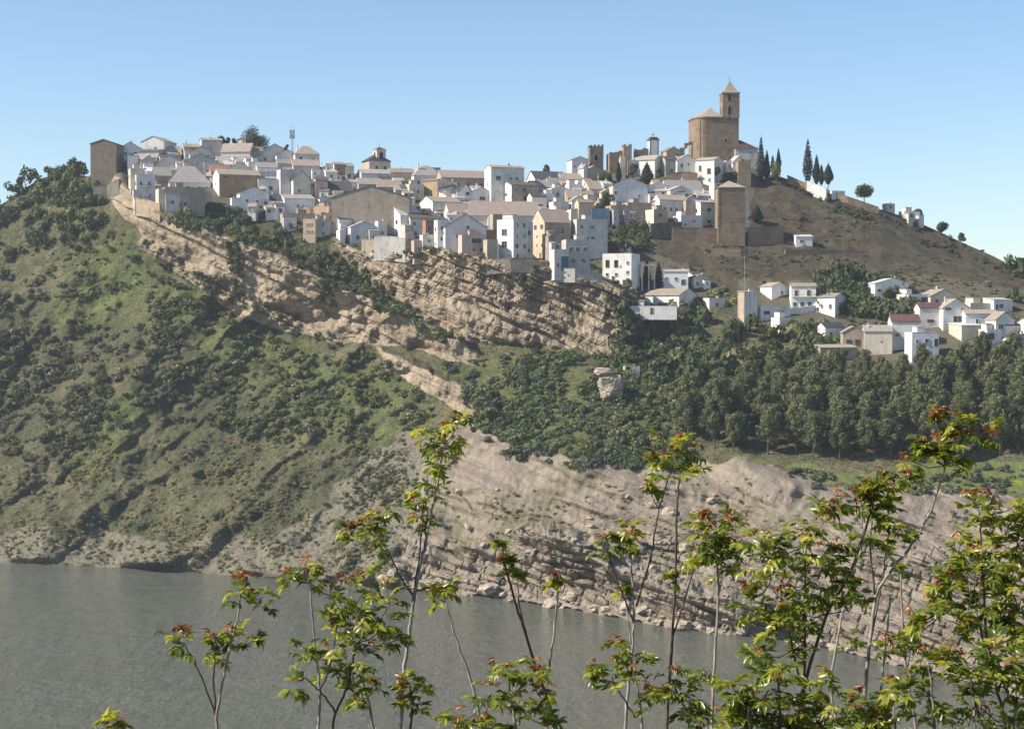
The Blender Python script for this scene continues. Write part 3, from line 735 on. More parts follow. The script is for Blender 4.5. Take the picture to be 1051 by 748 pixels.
# ---- trees
def place_tree(name, label, cat, group, loc, crown_me, trunk_me, s=1.0, rz=None, sz=None):
    o = empty(name, loc, random.uniform(0, 6.28) if rz is None else rz)
    o.scale = (s, s, sz or s)
    tag(o, label, cat, group)
    link("crown", crown_me, o); link("trunk", trunk_me, o)
    return o
def pine_geo(seed):
    """Aleppo pine about 13 m tall: bare lower trunk, rising limbs, loose rounded crown"""
    g = np.random.default_rng(seed); h = 12.0
    L = []; tr = MB(); lean = g.uniform(-0.5, 0.5, 2)
    tr.tube([(0, 0, -1.5), (lean[0] * 0.3, lean[1] * 0.3, h * 0.3), (lean[0] * 0.7, lean[1] * 0.7, h * 0.6), (lean[0], lean[1], h * 0.9)], [0.26, 0.2, 0.14, 0.05], 6)
    for i in range(34):
        f = 0.27 + 0.70 * (i + g.uniform(0, 1)) / 34; a = 2.4 * i + g.uniform(-0.7, 0.7)
        reach = 3.9 * min(1, (f - 0.16) * 4.5) * (1.10 - f) ** 0.6 * g.uniform(0.55, 1.1)
        e = (math.cos(a) * reach + lean[0] * f, math.sin(a) * reach + lean[1] * f, h * f + reach * 0.45)
        tr.tube([(lean[0] * f, lean[1] * f, h * f * 0.93), e], [0.07, 0.025], 4)
        r = g.uniform(0.7, 1.2) * (1.2 - 0.4 * f)
        L.append((*e, r, r, r * g.uniform(0.9, 1.5)))
        L.append((e[0] * 0.55 + lean[0] * 0.4, e[1] * 0.55 + lean[1] * 0.4, e[2] - 0.2, r * 0.9, r * 0.9, r))
    L.append((lean[0], lean[1], h * 0.97, 0.55, 0.55, 1.2))
    V, F, T = cloud(L, 4200, 0.21, seed, stretch=1.7)
    return np_mesh("pine_crown", V, F, M_LEAF['pine'], attrs={"tint": ('FACE', T)}), tr.mesh("pine_trunk", M_BARK)
PINE = [pine_geo(300 + i) for i in range(7)]
FOREST = [(692, 450), (740, 470), (800, 474), (900, 474), (1051, 470), (1160, 470), (1160, 376), (1051, 372), (1000, 376), (968, 382), (890, 386), (850, 386), (800, 392), (745, 410), (700, 430)]
g = np.random.default_rng(77); pts = []
for row in np.linspace(474, 374, 11):
    x = 684 + g.uniform(0, 10)
    while x < 1160:
        px_, py_ = x + g.uniform(-4, 4), row + g.uniform(-5, 5)
        if in_poly(FOREST, np.array([px_]), np.array([py_]))[0]: pts.append((px_, py_))
        x += 26 * g.uniform(0.75, 1.3)
for px_, py_ in pts:
    p = ground(px_, py_); i = random.randrange(7)
    s = random.uniform(1.0, 1.5) if py_ > 415 or px_ > 965 else random.uniform(0.8, 1.05)
    place_tree("pine_tree", "grey green pine standing in the dense wood below the white houses", "pine tree", "pines of the wood on the right",
               Vector(p) - Vector((0, 0, 0.3)), *PINE[i], s=s, sz=s * random.uniform(0.85, 1.1))

def spire_geo(h, r, seed, kind='cyp', n=700, bulge=0.35, foot=0.08):
    L = []
    for i in range(14):
        f = i / 13; w = r * (min(1, (f + 0.12) / bulge) if f < bulge else (1 - (f - bulge) / (1 - bulge)) ** 0.8) + 0.12
        L.append((0, 0, h * (foot + (1 - foot) * f), w, w, h / 16))
    V, F, T = cloud(L, n * 5, 0.30, seed, stretch=1.4)
    tr = MB(); tr.tube([(0, 0, -1.5), (0, 0, h * 0.5)], [0.2, 0.12], 6)
    return np_mesh("crown", V, F, M_LEAF[kind], attrs={"tint": ('FACE', T)}), tr.mesh("trunk", M_BARK)
def round_geo(h, r, seed, kind='dark', n=900, trunk=0.3):
    g = np.random.default_rng(seed); L = []
    for i in range(9):
        a = g.uniform(0, 6.28); d = g.uniform(0, 0.65) * r; q = g.uniform(0.4, 0.62) * r
        L.append((math.cos(a) * d, math.sin(a) * d, h * trunk + (h * (1 - trunk)) * g.uniform(0.3, 0.8), q, q, min(q, h * (1 - trunk) * 0.4)))
    V, F, T = cloud(L, int(n * 3.2), 0.34, seed)
    tr = MB(); tr.tube([(0, 0, -1.5), (0.1, 0, h * trunk), (0.0, 0.1, h * 0.7)], [0.25, 0.2, 0.08], 6)
    return np_mesh("crown", V, F, M_LEAF[kind], attrs={"tint": ('FACE', T)}), tr.mesh("trunk", M_BARK)
# (column, base row, top row, width px, shape, label, foliage, metres nearer than the ground)
SINGLE = [
    (781, 188, 141, 9, 'spire', "tall dark cypress just right of the church annexe", 'cyp'),
    (787, 186, 156, 7, 'spire', "shorter cypress tucked against the tall one beside the church annexe", 'cyp'),
    (793, 178, 161, 4, 'spire', "smallest cypress tip behind the round green tree by the church", 'cyp'),
    (799, 176, 154, 5, 'spire', "slim cypress rising behind the round green tree by the church", 'cyp'),
    (797, 189, 164, 17, 'round', "round mid green tree on the slope right of the church", 'green'),
    (829, 190, 143, 11, 'spire', "tallest and widest cypress of the cemetery group on the ridge", 'cyp'),
    (838, 190, 160, 8, 'spire', "middle cypress of the ridge group, half as tall as its neighbour", 'cyp'),
    (843, 190, 170, 6, 'spire', "small cypress between its taller neighbour and the lollipop shaped one", 'cyp'),
    (850, 196, 169, 11, 'lolly', "egg shaped clipped cypress on a bare stem at the end of the ridge group", 'cyp'),
    (887, 207, 191, 23, 'round', "broad dark round tree alone on the ridge of the bare hill", 'dark'),
    (942, 226, 213, 9, 'round', "small bushy tree beside the low white hut on the ridge", 'dark'),
    (966, 241, 229, 13, 'round', "bushy tree on the descending ridge right of the hut", 'dark'),
    (987, 252, 237, 8, 'round', "loose little tree breaking the ridge line near the right edge", 'green'),
    (777, 229, 211, 13, 'spirefat', "squat pear shaped conifer right of the brown buttress wall", 'cyp'),
    (265, 160, 132, 29, 'round', "wide flat topped dark tree on the skyline above the houses", 'dark'),
    (226, 156, 138, 11, 'round', "dark tree behind the tall pale block on the skyline", 'dark'),
    (234, 152, 140, 6, 'round', "first of two tiny round trees on the skyline", 'dark'),
    (240, 152, 141, 6, 'round', "second tiny round tree on the skyline, nearer the wide tree", 'dark'),
    (225, 219, 186, 24, 'pine', "green pine in front of the ochre sided house", 'pine'),
    (294, 168, 145, 6, 'round', "dark shrub at the foot of the antenna mast", 'dark'),
    (185, 160, 152, 5, 'round', "tiny tree on the skyline left of the pale roofs", 'dark'),
    (561, 184, 168, 8, 'round', "small dark tree on the skyline among the roofs", 'dark'),
    (635, 188, 167, 6, 'spire', "slim cypress below the ruined castle wall", 'cyp'),
    (650, 186, 167, 9, 'round', "dark tree below the brown ruin with white patches", 'dark'),
    (664, 190, 167, 14, 'spirefat', "broad cone shaped conifer in front of the white gable hall", 'cyp'),
    (676, 186, 172, 7, 'round', "dark shrub right of the cone shaped conifer", 'dark'),
    (621, 190, 178, 18, 'round', "low dark tree left of the slim cypress under the ruins", 'dark'),
    (622, 222, 195, 16, 'round', "dark blue green tree left of the long sunless white house", 'dark'),
    (664, 296, 266, 8, 'spire', "first of the dark cypresses left of the white pergola arches", 'cyp'),
    (676, 295, 270, 7, 'spire', "cypress right of the white pergola arches", 'cyp'),
    (736, 190, 170, 8, 'round', "dark shrub under the tall white house by the church", 'dark'),
    (752, 186, 178, 22, 'round', "dark bushes in the yard between church terrace and brown buttress", 'dark'),
    (757, 345, 330, 16, 'round', "dark rounded tree below the pale tower house", 'dark'),
    (792, 352, 336, 14, 'round', "dark leafy tree beside the green garage door", 'green'),
    (905, 362, 346, 12, 'round', "dark tree in front of the long cream wall", 'dark'),
    (645, 300, 284, 10, 'round', "bushy tree below the white house with the garage", 'green'),
]
for i, (px_, yb, yt, wpx, shp, lab, kd) in enumerate(SINGLE):
    Y = float(ground_Y(px_, yb)); k = Y / FOC; h = (yb - yt) * k; r = wpx * k / 2
    if shp == 'spire': gme = spire_geo(h, r, 400 + i, kd, 500)
    elif shp == 'spirefat': gme = spire_geo(h, r, 400 + i, kd, 600, 0.3, 0.1)
    elif shp == 'lolly': gme = spire_geo(h, r, 400 + i, kd, 600, 0.4, 0.3)
    elif shp == 'pine':  leaf_mat("pine_needles", (0.062, 0.076, 0.032), (0.220, 0.225, 0.098)),
    else: gme = round_geo(h, r, 400 + i, kd, int(250 + 35 * wpx), 0.15)
    place_tree("cypress_tree" if 'spire' in shp or shp == 'lolly' else "pine_tree" if shp == 'pine' else "tree", lab,
               "cypress" if 'spire' in shp or shp == 'lolly' else "tree", None, at(px_, yb, Y), *gme)

# ================================================================== THE TOWN
WALL = {
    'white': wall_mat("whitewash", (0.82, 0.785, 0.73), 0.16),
    'wcool': wall_mat("whitewash_shade_cool", (0.76, 0.75, 0.735), 0.16),  # cool skylit cast of shaded white walls put into the colour
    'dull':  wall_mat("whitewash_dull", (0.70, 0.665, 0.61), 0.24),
    'lav':   wall_mat("plaster_shade_grey", (0.66, 0.63, 0.60), 0.2),  # grey of white fronts lying in shade put into the plaster colour
    'cream': wall_mat("plaster_cream", (0.66, 0.59, 0.46), 0.18),
    'peach': wall_mat("plaster_peach", (0.62, 0.47, 0.33), 0.18),
    'pink':  wall_mat("plaster_pink", (0.55, 0.42, 0.36), 0.2),
    'tan':   wall_mat("plaster_tan", (0.44, 0.36, 0.27), 0.25),
    'ochre': wall_mat("plaster_ochre", (0.42, 0.30, 0.18), 0.22),
    'grey':  wall_mat("concrete_grey", (0.42, 0.40, 0.37), 0.25),
    'pgrey': wall_mat("concrete_pale", (0.60, 0.57, 0.53), 0.22),
    'brown': wall_mat("render_brown", (0.40, 0.325, 0.25), 0.25),
    'dbrown': wall_mat("render_dark_brown", (0.27, 0.215, 0.16), 0.25),
    'terra': wall_mat("brick_red", (0.40, 0.22, 0.14), 0.2),
    'stone': wall_mat("rubble_stone", (0.30, 0.215, 0.145), 0.3, grain=1.4, course=True),
    'stonel': wall_mat("dressed_stone_light", (0.40, 0.30, 0.20), 0.3, grain=1.4),
    'stoned': wall_mat("rubble_stone_grey", (0.20, 0.175, 0.145), 0.35, grain=1.4),
    'blue':  wall_mat("paint_blue_grey", (0.30, 0.38, 0.46), 0.2),
}
TILE = {
    'grey': tile_mat("tiles_grey", (0.42, 0.385, 0.35), (0.31, 0.28, 0.25)),
    'tan':  tile_mat("tiles_tan", (0.42, 0.345, 0.275), (0.31, 0.25, 0.195)),
    'pink': tile_mat("tiles_pinkish", (0.40, 0.315, 0.265), (0.30, 0.235, 0.20)),
    'red':  tile_mat("tiles_red", (0.31, 0.165, 0.11), (0.22, 0.125, 0.09)),
    'dark': tile_mat("tiles_dark", (0.15, 0.12, 0.10), (0.10, 0.085, 0.075)),
    'dred': tile_mat("tiles_dark_red", (0.15, 0.085, 0.075), (0.10, 0.06, 0.055)),
    'slate': tile_mat("tiles_slate", (0.085, 0.090, 0.105), (0.06, 0.06, 0.07)),
    'pale': tile_mat("tiles_pale", (0.62, 0.59, 0.55), (0.50, 0.47, 0.43)),
    'white': tile_mat("sheet_white", (0.74, 0.73, 0.70), (0.62, 0.60, 0.57)),
}
M_PANE = flat_mat("window_glass", (0.030, 0.033, 0.038), 0.15, 0.5)
M_FRAME = flat_mat("frame_white", (0.55, 0.53, 0.50), 0.6)
M_FRAMEB = flat_mat("frame_brown", (0.12, 0.075, 0.045), 0.6)
M_SHUT = flat_mat("roller_blind", (0.34, 0.30, 0.25), 0.7)
M_DOORB = flat_mat("door_brown", (0.11, 0.065, 0.04), 0.6)
M_DOORBLUE = flat_mat("door_blue", (0.045, 0.10, 0.17), 0.5)
M_DOORGREEN = flat_mat("door_green", (0.02, 0.16, 0.09), 0.5)
M_IRON = flat_mat("iron_railing", (0.04, 0.04, 0.045), 0.5)
M_METAL = flat_mat("galvanised_metal", (0.35, 0.36, 0.37), 0.45, 0.5, 0.6)
M_DISH = flat_mat("dish_white", (0.78, 0.78, 0.77), 0.5)
M_DARKFILL = flat_mat("dark_door_loggia_shade", (0.05, 0.07, 0.10), 0.7)  # dark panel for garage doors; in loggias and verandas it stands for shade

_wm = {}
def window_mesh(w, h, style):
    key = (round(w, 1), round(h, 1), style)
    if key in _wm: return _wm[key]
    w, h = key[0], key[1]; b = MB(); f = 0.09
    fr = M_FRAMEB if style == 'b' else M_FRAME
    b.box(-w / 2, w / 2, -0.02, 0.05, 0, h, 1)                                   # pane proud of the wall, its dark tone standing for recess shade
    for x in (-w / 2 - f, w / 2): b.box(x, x + f, -0.12, 0.05, -f, h + f, 0)
    b.box(-w / 2, w / 2, -0.12, 0.05, h, h + f, 0); b.box(-w / 2, w / 2, -0.12, 0.05, -f, 0, 0)
    b.box(-0.035, 0.035, -0.06, -0.021, 0, h, 0)
    b.box(-w / 2 - 0.2, w / 2 + 0.2, -0.22, -0.121, -f - 0.06, -f, 0)            # sill
    if style == 's': b.box(-w / 2, w / 2, -0.05, -0.022, h * 0.5, h, 2)          # blind half down
    _wm[key] = b.mesh("window", [fr, M_PANE, M_SHUT]); return _wm[key]

def gable_roof(b, x0, x1, y0, y1, ze, zr, axis, ov=0.35, th=0.22, oe=0.25):
    """two slabs; the ridge runs along `axis`"""
    if axis == 'x':
        ym = (y0 + y1) / 2; sl = (zr - ze) / (ym - y0)
        for s, ye in ((-1, y0), (1, y1)):
            a = (ye + s * ov, ze - ov * sl); r = (ym, zr)
            p = [(x0 - oe, *a), (x1 + oe, *a), (x1 + oe, *r), (x0 - oe, *r)]
            if s > 0: p = [p[1], p[0], p[3], p[2]]
            b.hexa(p + [(q[0], q[1], q[2] + th) for q in p])
    else:
        xm = (x0 + x1) / 2; sl = (zr - ze) / (xm - x0)
        for s, xe in ((-1, x0), (1, x1)):
            a = (xe + s * ov, ze - ov * sl)
            p = [(a[0], y0 - oe, a[1]), (xm, y0 - oe, zr), (xm, y1 + oe, zr), (a[0], y1 + oe, a[1])]
            if s > 0: p = [p[1], p[0], p[3], p[2]]
            b.hexa(p + [(q[0], q[1], q[2] + th) for q in p])

def windows_on(root, face, L, h, spec, seed, z0=0.0):
    """spec: 'CxR' grid, or a list of (u, v, w, h[, style]) with u, v = fractions along the face / up the wall"""
    g = random.Random(seed)
    if not spec: return
    if isinstance(spec, str):
        c, r = map(int, spec.split('x')); out = []
        for j in range(r):
            for i in range(c):
                if c * r > 3 and g.random() < 0.12: continue
                out.append(((i + 0.5) / c + g.uniform(-0.03, 0.03), (j + 0.28) / r, min(1.15, L / c * 0.5), min(1.35, h / r * 0.5), g.choice('wwbs')))
        spec = out
    for q in spec:
        u, v, w, hh = q[:4]; st = q[4] if len(q) > 4 else 'w'
        if face == 'R': loc, rz = (u * L, -0.03, z0 + v * h), 0
        else: loc, rz = (-0.03, (1 - u) * L, z0 + v * h), -math.pi / 2
        if st in 'dgGB':   # doors: d brown, G green, B blue; g dark panel, in loggias their painted shade
            b = MB(); m_ = {'d': M_DOORB, 'G': M_DOORGREEN, 'B': M_DOORBLUE, 'g': M_DARKFILL}[st]
            b.box(-w / 2, w / 2, -0.06, 0.04, 0, hh); b.box(-w / 2 - 0.1, -w / 2, -0.12, 0.04, 0, hh + 0.1, 1); b.box(w / 2, w / 2 + 0.1, -0.12, 0.04, 0, hh + 0.1, 1)
            b.box(-w / 2, w / 2, -0.12, 0.04, hh, hh + 0.1, 1)
            b.build("door", [m_, M_FRAME], root, loc, rz)
        elif st == 'k':    # balcony: slab, posts and rail
            b = MB(); b.box(-w / 2, w / 2, -1.0, -0.02, -0.15, 0)
            n_ = max(3, int(w / 0.35))
            for i in range(n_ + 1): b.box(-w / 2 + i * w / n_ - 0.02, -w / 2 + i * w / n_ + 0.02, -0.99, -0.95, 0, hh, 1)
            b.box(-w / 2, w / 2, -1.0, -0.94, hh, hh + 0.06, 1)
            b.build("balcony", [M_FRAME, M_IRON], root, loc, rz)
        else:
            link("window", window_mesh(w, hh, st), root, loc, rz)

HOUSES = []
def house(x0, xm, x1, yb, ye, roof, rise, wall, tile, winR, winL, label, cat="house", depth=None, yaw=None, chim=0, wall2=None, name="house", near=0.0, found=3.5):
    mid = (x0 + x1) / 2
    Y = float(ground_Y(xm, yb)) - near; k = Y / FOC
    a, c = xm - x0, x1 - xm
    if yaw is not None: th = R(yaw)
    elif a <= 0.5: th = R(random.uniform(-17, 0))
    elif a <= 3 and c > 2.5 * a: th = R(17)
    else: th = min(max(math.atan2(a, c), R(20)), R(70))
    Lr = max(2.0, c * k / math.cos(th)) if c > 0 else 4
    Hm = (yb - ye + rise) * 0.95
    if depth: Ll = depth
    elif a <= 3: Ll = min(max(5.5, min(10.0, Lr * 0.9)), max(4.5, 1.25 * Hm))
    else: Ll = a * k / math.sin(th)
    Ll = max(Ll, 3.0)
    h = (yb - ye) * k; al = (330 - ye) / FOC
    root = empty(name, at(xm, yb, Y), th)
    tag(root, label, cat)
    F0 = -found
    w = MB(); ov = 0.35
    if roof in ('gR', 'gL', 'f'):
        ax = 'x' if roof == 'gR' else 'y'
        half = Ll / 2 if ax == 'x' else Lr / 2
        zr = h + rise * k + (half * al if roof == 'gR' else (half * 0.3 * al))
        zr = max(zr, h + 0.5)
        w.box(0, Lr, 0, Ll, F0, h)
        if ax == 'x':
            for x in (0.0, Lr - 0.25): w.hexa([(x, 0.01, h), (x + 0.25, 0.01, h), (x + 0.25, Ll - 0.01, h), (x, Ll - 0.01, h), (x, Ll / 2 - 0.01, zr), (x + 0.25, Ll / 2 - 0.01, zr), (x + 0.25, Ll / 2 + 0.01, zr), (x, Ll / 2 + 0.01, zr)])
        else:
            for y in (0.0, Ll - 0.25): w.hexa([(0.01, y, h), (Lr - 0.01, y, h), (Lr - 0.01, y + 0.25, h), (0.01, y + 0.25, h), (Lr / 2 - 0.01, y, zr), (Lr / 2 + 0.01, y, zr), (Lr / 2 + 0.01, y + 0.25, zr), (Lr / 2 - 0.01, y + 0.25, zr)])
        r = MB(); gable_roof(r, 0, Lr, 0, Ll, h, zr, ax)
        r.build("roof", TILE[tile], root)
        top = zr
    elif roof == 's':
        zr = h + rise * k + Ll * al
        w.hexa([(0, 0, F0), (Lr, 0, F0), (Lr, Ll, F0), (0, Ll, F0), (0, 0, h), (Lr, 0, h), (Lr, Ll, zr), (0, Ll, zr)])
        r = MB(); sl = (zr - h) / Ll; o = 0.3
        p = [(-o, -o, h - o * sl + 0.02), (Lr + o, -o, h - o * sl + 0.02), (Lr + o, Ll + o, zr + o * sl + 0.02), (-o, Ll + o, zr + o * sl + 0.02)]
        r.hexa(p + [(q[0], q[1], q[2] + 0.2) for q in p]); r.build("roof", TILE[tile], root)
        top = zr
    elif roof == 'h':
        zr = h + rise * k + Ll / 2 * al; i_ = min(Lr * 0.36, Ll / 2); o = 0.4
        w.box(0, Lr, 0, Ll, F0, h)
        r = MB(); z_ = h + 0.02
        base = [(-o, -o, z_), (Lr + o, -o, z_), (Lr + o, Ll + o, z_), (-o, Ll + o, z_)]
        r.hexa(base + [(i_, Ll / 2 - 0.4, zr), (Lr - i_, Ll / 2 - 0.4, zr), (Lr - i_, Ll / 2 + 0.4, zr), (i_, Ll / 2 + 0.4, zr)])
        r.build("roof", TILE[tile], root); top = zr
    else:  # 't' flat terrace behind a parapet
        w.box(0, Lr, 0, Ll, F0, h - 0.7)
        pt = 0.22
        w.box(0, Lr, 0, pt, h - 0.7, h); w.box(0, Lr, Ll - pt, Ll, h - 0.7, h); w.box(0, pt, pt, Ll - pt, h - 0.7, h); w.box(Lr - pt, Lr, pt, Ll - pt, h - 0.7, h)
        r = MB(); r.box(pt, Lr - pt, pt, Ll - pt, h - 0.72, h - 0.62); r.build("terrace_floor", TILE[tile], root)
        cp = MB()
        for q in ((-0.06, Lr + 0.06, -0.06, pt), (-0.06, Lr + 0.06, Ll - pt, Ll + 0.06), (-0.06, pt, pt, Ll - pt), (Lr - pt, Lr + 0.06, pt, Ll - pt)): cp.box(*q, h, h + 0.09)
        cp.build("coping", WALL['pgrey' if wall in ('white', 'wcool', 'dull', 'lav') else wall], root)
        top = h
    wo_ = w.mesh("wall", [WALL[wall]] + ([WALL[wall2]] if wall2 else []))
    if wall2:  # left-hand faces take a second colour, on many houses a paler sunlit tone
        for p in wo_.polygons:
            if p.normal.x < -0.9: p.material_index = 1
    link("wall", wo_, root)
    if winR == '' and 'blank' not in label and 'windowless' not in label and cat == "house" and Lr > 4 and h > 2.6 and random.random() < 0.8:
        winR = f"{max(1, int(Lr / 4.2))}x{max(1, int(h / 3.4))}"
    if winR in ('', '1x1') and roof == 'f' and Lr > 6.5 and h > 2.4 and 'blank' not in label and 'windowless' not in label and cat == "house":
        winR = f"2x{max(1, int(h / 3.2))}"
    windows_on(root, 'R', Lr, h, winR, len(label) * 31 + int(x0), 0)
    windows_on(root, 'L', Ll, h, winL, len(label) * 17 + int(x1), 0)
    gq = random.Random(int(x0 * 7 + yb))
    for i in range(chim):
        cx_, cy_ = gq.uniform(0.15, 0.85) * Lr, gq.uniform(0.3, 0.8) * Ll
        zt = top + gq.uniform(0.5, 1.1)
        b = MB(); b.box(cx_ - 0.3, cx_ + 0.3, cy_ - 0.3, cy_ + 0.3, h * 0.6, zt); b.box(cx_ - 0.4, cx_ + 0.4, cy_ - 0.4, cy_ + 0.4, zt, zt + 0.12)
        b.box(cx_ - 0.22, cx_ + 0.22, cy_ - 0.22, cy_ + 0.22, zt + 0.12, zt + 0.4)
        b.build("chimney", WALL['white'], root)
    plain = not isinstance(winR, list) and not isinstance(winL, list)
    if plain and Lr > 6.5 and 'blank' not in label and 'windowless' not in label and cat == "house" and gq.random() < 0.75:
        for side in gq.sample((0, 1), gq.choice((1, 1, 2))):             # lower wings built on to the front
            ww, dd, wh = Lr * gq.uniform(0.28, 0.46), gq.uniform(1.4, 3.6), h * gq.uniform(0.42, 0.78)
            xa, xb = (0.15, 0.15 + ww) if side == 0 else (Lr - 0.15 - ww, Lr - 0.15)
            sl_ = gq.uniform(0.3, 0.9) if gq.random() < 0.6 else 0
            b = MB(); b.hexa([(xa, -dd, F0), (xb, -dd, F0), (xb, -0.01, F0), (xa, -0.01, F0), (xa, -dd, wh), (xb, -dd, wh), (xb, -0.01, wh + sl_), (xa, -0.01, wh + sl_)])
            wc = gq.choice(('white', 'white', 'dull', 'cream', 'lav', 'pink', 'pgrey'))
            wg = b.build("wing", WALL[wc], root)
            b = MB(); e_ = 0.25
            b.hexa([(xa - e_, -dd - e_, wh + .003), (xb + e_, -dd - e_, wh + .003), (xb + e_, -0.02, wh + sl_ + .003), (xa - e_, -0.02, wh + sl_ + .003), (xa - e_, -dd - e_, wh + .18), (xb + e_, -dd - e_, wh + .18), (xb + e_, -0.02, wh + sl_ + .18), (xa - e_, -0.02, wh + sl_ + .18)])
            b.build("wing_roof", TILE[gq.choice(('tan', 'grey', 'pink', 'dark', 'pale')) if sl_ else 'pale'], wg)
            if wh > 2.6: link("window", window_mesh(0.9, 1.1, gq.choice('wbs')), wg, ((xa + xb) / 2 + gq.uniform(-.5, .5), -dd - 0.03, wh * 0.42))
    if roof == 't' and cat == "house" and Lr > 5 and gq.random() < 0.6:    # stair head on the terrace
        xa = gq.uniform(0.1, 0.5) * Lr; ww = min(gq.uniform(2.0, 3.2), Lr * 0.5); b = MB(); ya = Ll * 0.35
        b.box(xa, xa + ww, ya, Ll - 0.3, h - 0.6, h + 1.9); sh = b.build("stair_head", WALL[wall], root)
        b = MB(); b.hexa([(xa - .2, ya - .2, h + 1.903), (xa + ww + .2, ya - .2, h + 1.903), (xa + ww + .2, Ll - .1, h + 2.2), (xa - .2, Ll - .1, h + 2.2), (xa - .2, ya - .2, h + 2.05), (xa + ww + .2, ya - .2, h + 2.05), (xa + ww + .2, Ll - .1, h + 2.4), (xa - .2, Ll - .1, h + 2.4)])
        b.build("stair_head_roof", TILE[gq.choice(('tan', 'grey', 'pink'))], sh)
    if cat == "house" and plain and gq.random() < 0.45 and not chim:
        cx_, cy_ = gq.uniform(0.15, 0.85) * Lr, gq.uniform(0.25, 0.6) * Ll; b = MB()
        b.box(cx_ - .28, cx_ + .28, cy_ - .28, cy_ + .28, h - 0.5, top + 0.7); b.box(cx_ - .36, cx_ + .36, cy_ - .36, cy_ + .36, top + 0.7, top + 0.82); b.build("chimney", WALL['white'], root)
    if cat == "house" and gq.random() < 0.4:
        cx_, cy_ = gq.uniform(0.2, 0.8) * Lr, gq.uniform(0.3, 0.6) * Ll; b = MB(); za = top + gq.uniform(1.5, 2.6)
        b.tube([(cx_, cy_, h - 0.5), (cx_, cy_, za)], 0.035, 4)
        for q_ in range(4): b.box(cx_ - 0.45 + 0.06 * q_, cx_ + 0.45 - 0.06 * q_, cy_ - 0.25 + 0.17 * q_, cy_ - 0.23 + 0.17 * q_, za - 0.2, za - 0.17)
        b.box(cx_ - 0.015, cx_ + 0.015, cy_ - 0.3, cy_ + 0.3, za - 0.2, za - 0.17); b.build("aerial", M_METAL, root)
    HOUSES.append(root)
    return root

H = house
# --- left end, above the cliff edge
H(93, 93, 120, 192, 148, 'f', 4, 'dbrown', 'dark', '', '', "large brown windowless building at the far left end of the town", yaw=-4, depth=14)
H(104, 107, 124, 177, 154, 'gR', 3, 'white', 'pink', '2x1', '1x1', "small sunlit white house leaning against the big brown building")
H(103, 104, 112, 184, 168, 't', 0, 'dull', 'grey', '', '', "low whitish shed at the foot of the big brown building")
H(122, 123, 143, 172, 152, 'f', 6, 'wcool', 'grey', '', '', "pale blue grey gabled house right of the big brown building")
H(128, 131, 141, 180, 160, 't', 0, 'white', 'grey', '1x1', '', "small white tower like house under the blue grey gable")
H(145, 145, 170, 163, 146, 'f', 5, 'lav', 'grey', [(0.62, 0.55, 1.0, 1.0)], '', "wide grey gabled house highest on the left skyline", depth=12)
H(165, 166, 185, 168, 158, 'gR', 8, 'lav', 'grey', '', '', "grey roofed house stepping down right of the highest left gable")
H(143, 143, 164, 172, 156, 's', 3, 'lav', 'dark', '2x1', '', "low house with brown lean to roof under the highest left gable")
H(163, 164, 184, 176, 161, 's', 3, 'lav', 'dark', [(0.3, 0.5, 2.2, 0.8)], '', "grey house with a long dark opening under its eaves on the left")
H(142, 144, 160, 182, 166, 'f', 6, 'lav', 'grey', '', '', "narrow grey gable in the second row of the left end")
H(157, 159, 189, 182, 170, 'f', 11, 'pgrey', 'grey', '', '', "broad pale grey gable wall in the second row of the left end", depth=9)
H(146, 148, 157, 186, 168, 't', 0, 'white', 'grey', '1x1', '', "slim white house between grey gables at the left end")
H(148, 150, 161, 190, 176, 's', 5, 'white', 'white', '', '', "little shed with a bright white sloping roof near the cliff")
H(129, 134, 147, 200, 173, 't', 0, 'cream', 'grey', '1x1', '1x2', "cream house on the very lip of the left cliff")
H(137, 140, 158, 208, 179, 't', 0, 'wcool', 'grey', [(0.25, 0.62, 1.1, 1.4), (0.7, 0.62, 1.1, 1.4), (0.5, 0.55, 6, 0.9, 'k'), (0.25, 0.2, 1.1, 1.4), (0.7, 0.2, 1.1, 1.4)], '1x2', "bluish white house with balconies above the left cliff")
H(134, 137, 152, 212, 195, 't', 0, 'dull', 'grey', '2x1', '', "low dirty white house at the cliff edge below the balconies")
H(157, 158, 175, 200, 180, 'gR', 8, 'tan', 'grey', [(0.35, 0.28, 1.8, 1.7, 'b')], '', "tan house with one big dark window under a grey roof")
H(168, 169, 172, 196, 185, 't', 0, 'white', 'grey', '', '', "tiny white box beside the tan house with the dark window")
H(173, 174, 214, 200, 187, 'h', 17, 'white', 'grey', [(0.2, 0.5, 1.6, 1.0), (0.45, 0.5, 2.0, 1.0), (0.72, 0.5, 1.4, 1.0), (0.9, 0.5, 1.0, 1.0)], '', "hall with a huge grey hipped roof at the left end", depth=15)
H(168, 169, 208, 216, 192, 't', 0, 'brown', 'grey', '', '', "long brown grey concrete block under the hall roof", depth=7)
H(160, 163, 169, 220, 194, 't', 0, 'cream', 'grey', '', '1x1', "narrow cream buttress like house left of the concrete block")
H(178, 180, 194, 217, 200, 't', 0, 'pink', 'grey', [(0.3, 0.3, 1.0, 1.6, 'b'), (0.7, 0.3, 1.0, 1.6, 'b')], '', "small pinkish house with two dark windows before the concrete block")
H(193, 194, 208, 216, 204, 't', 0, 'tan', 'grey', '', '', "low tan wall house between pinkish house and green pine")
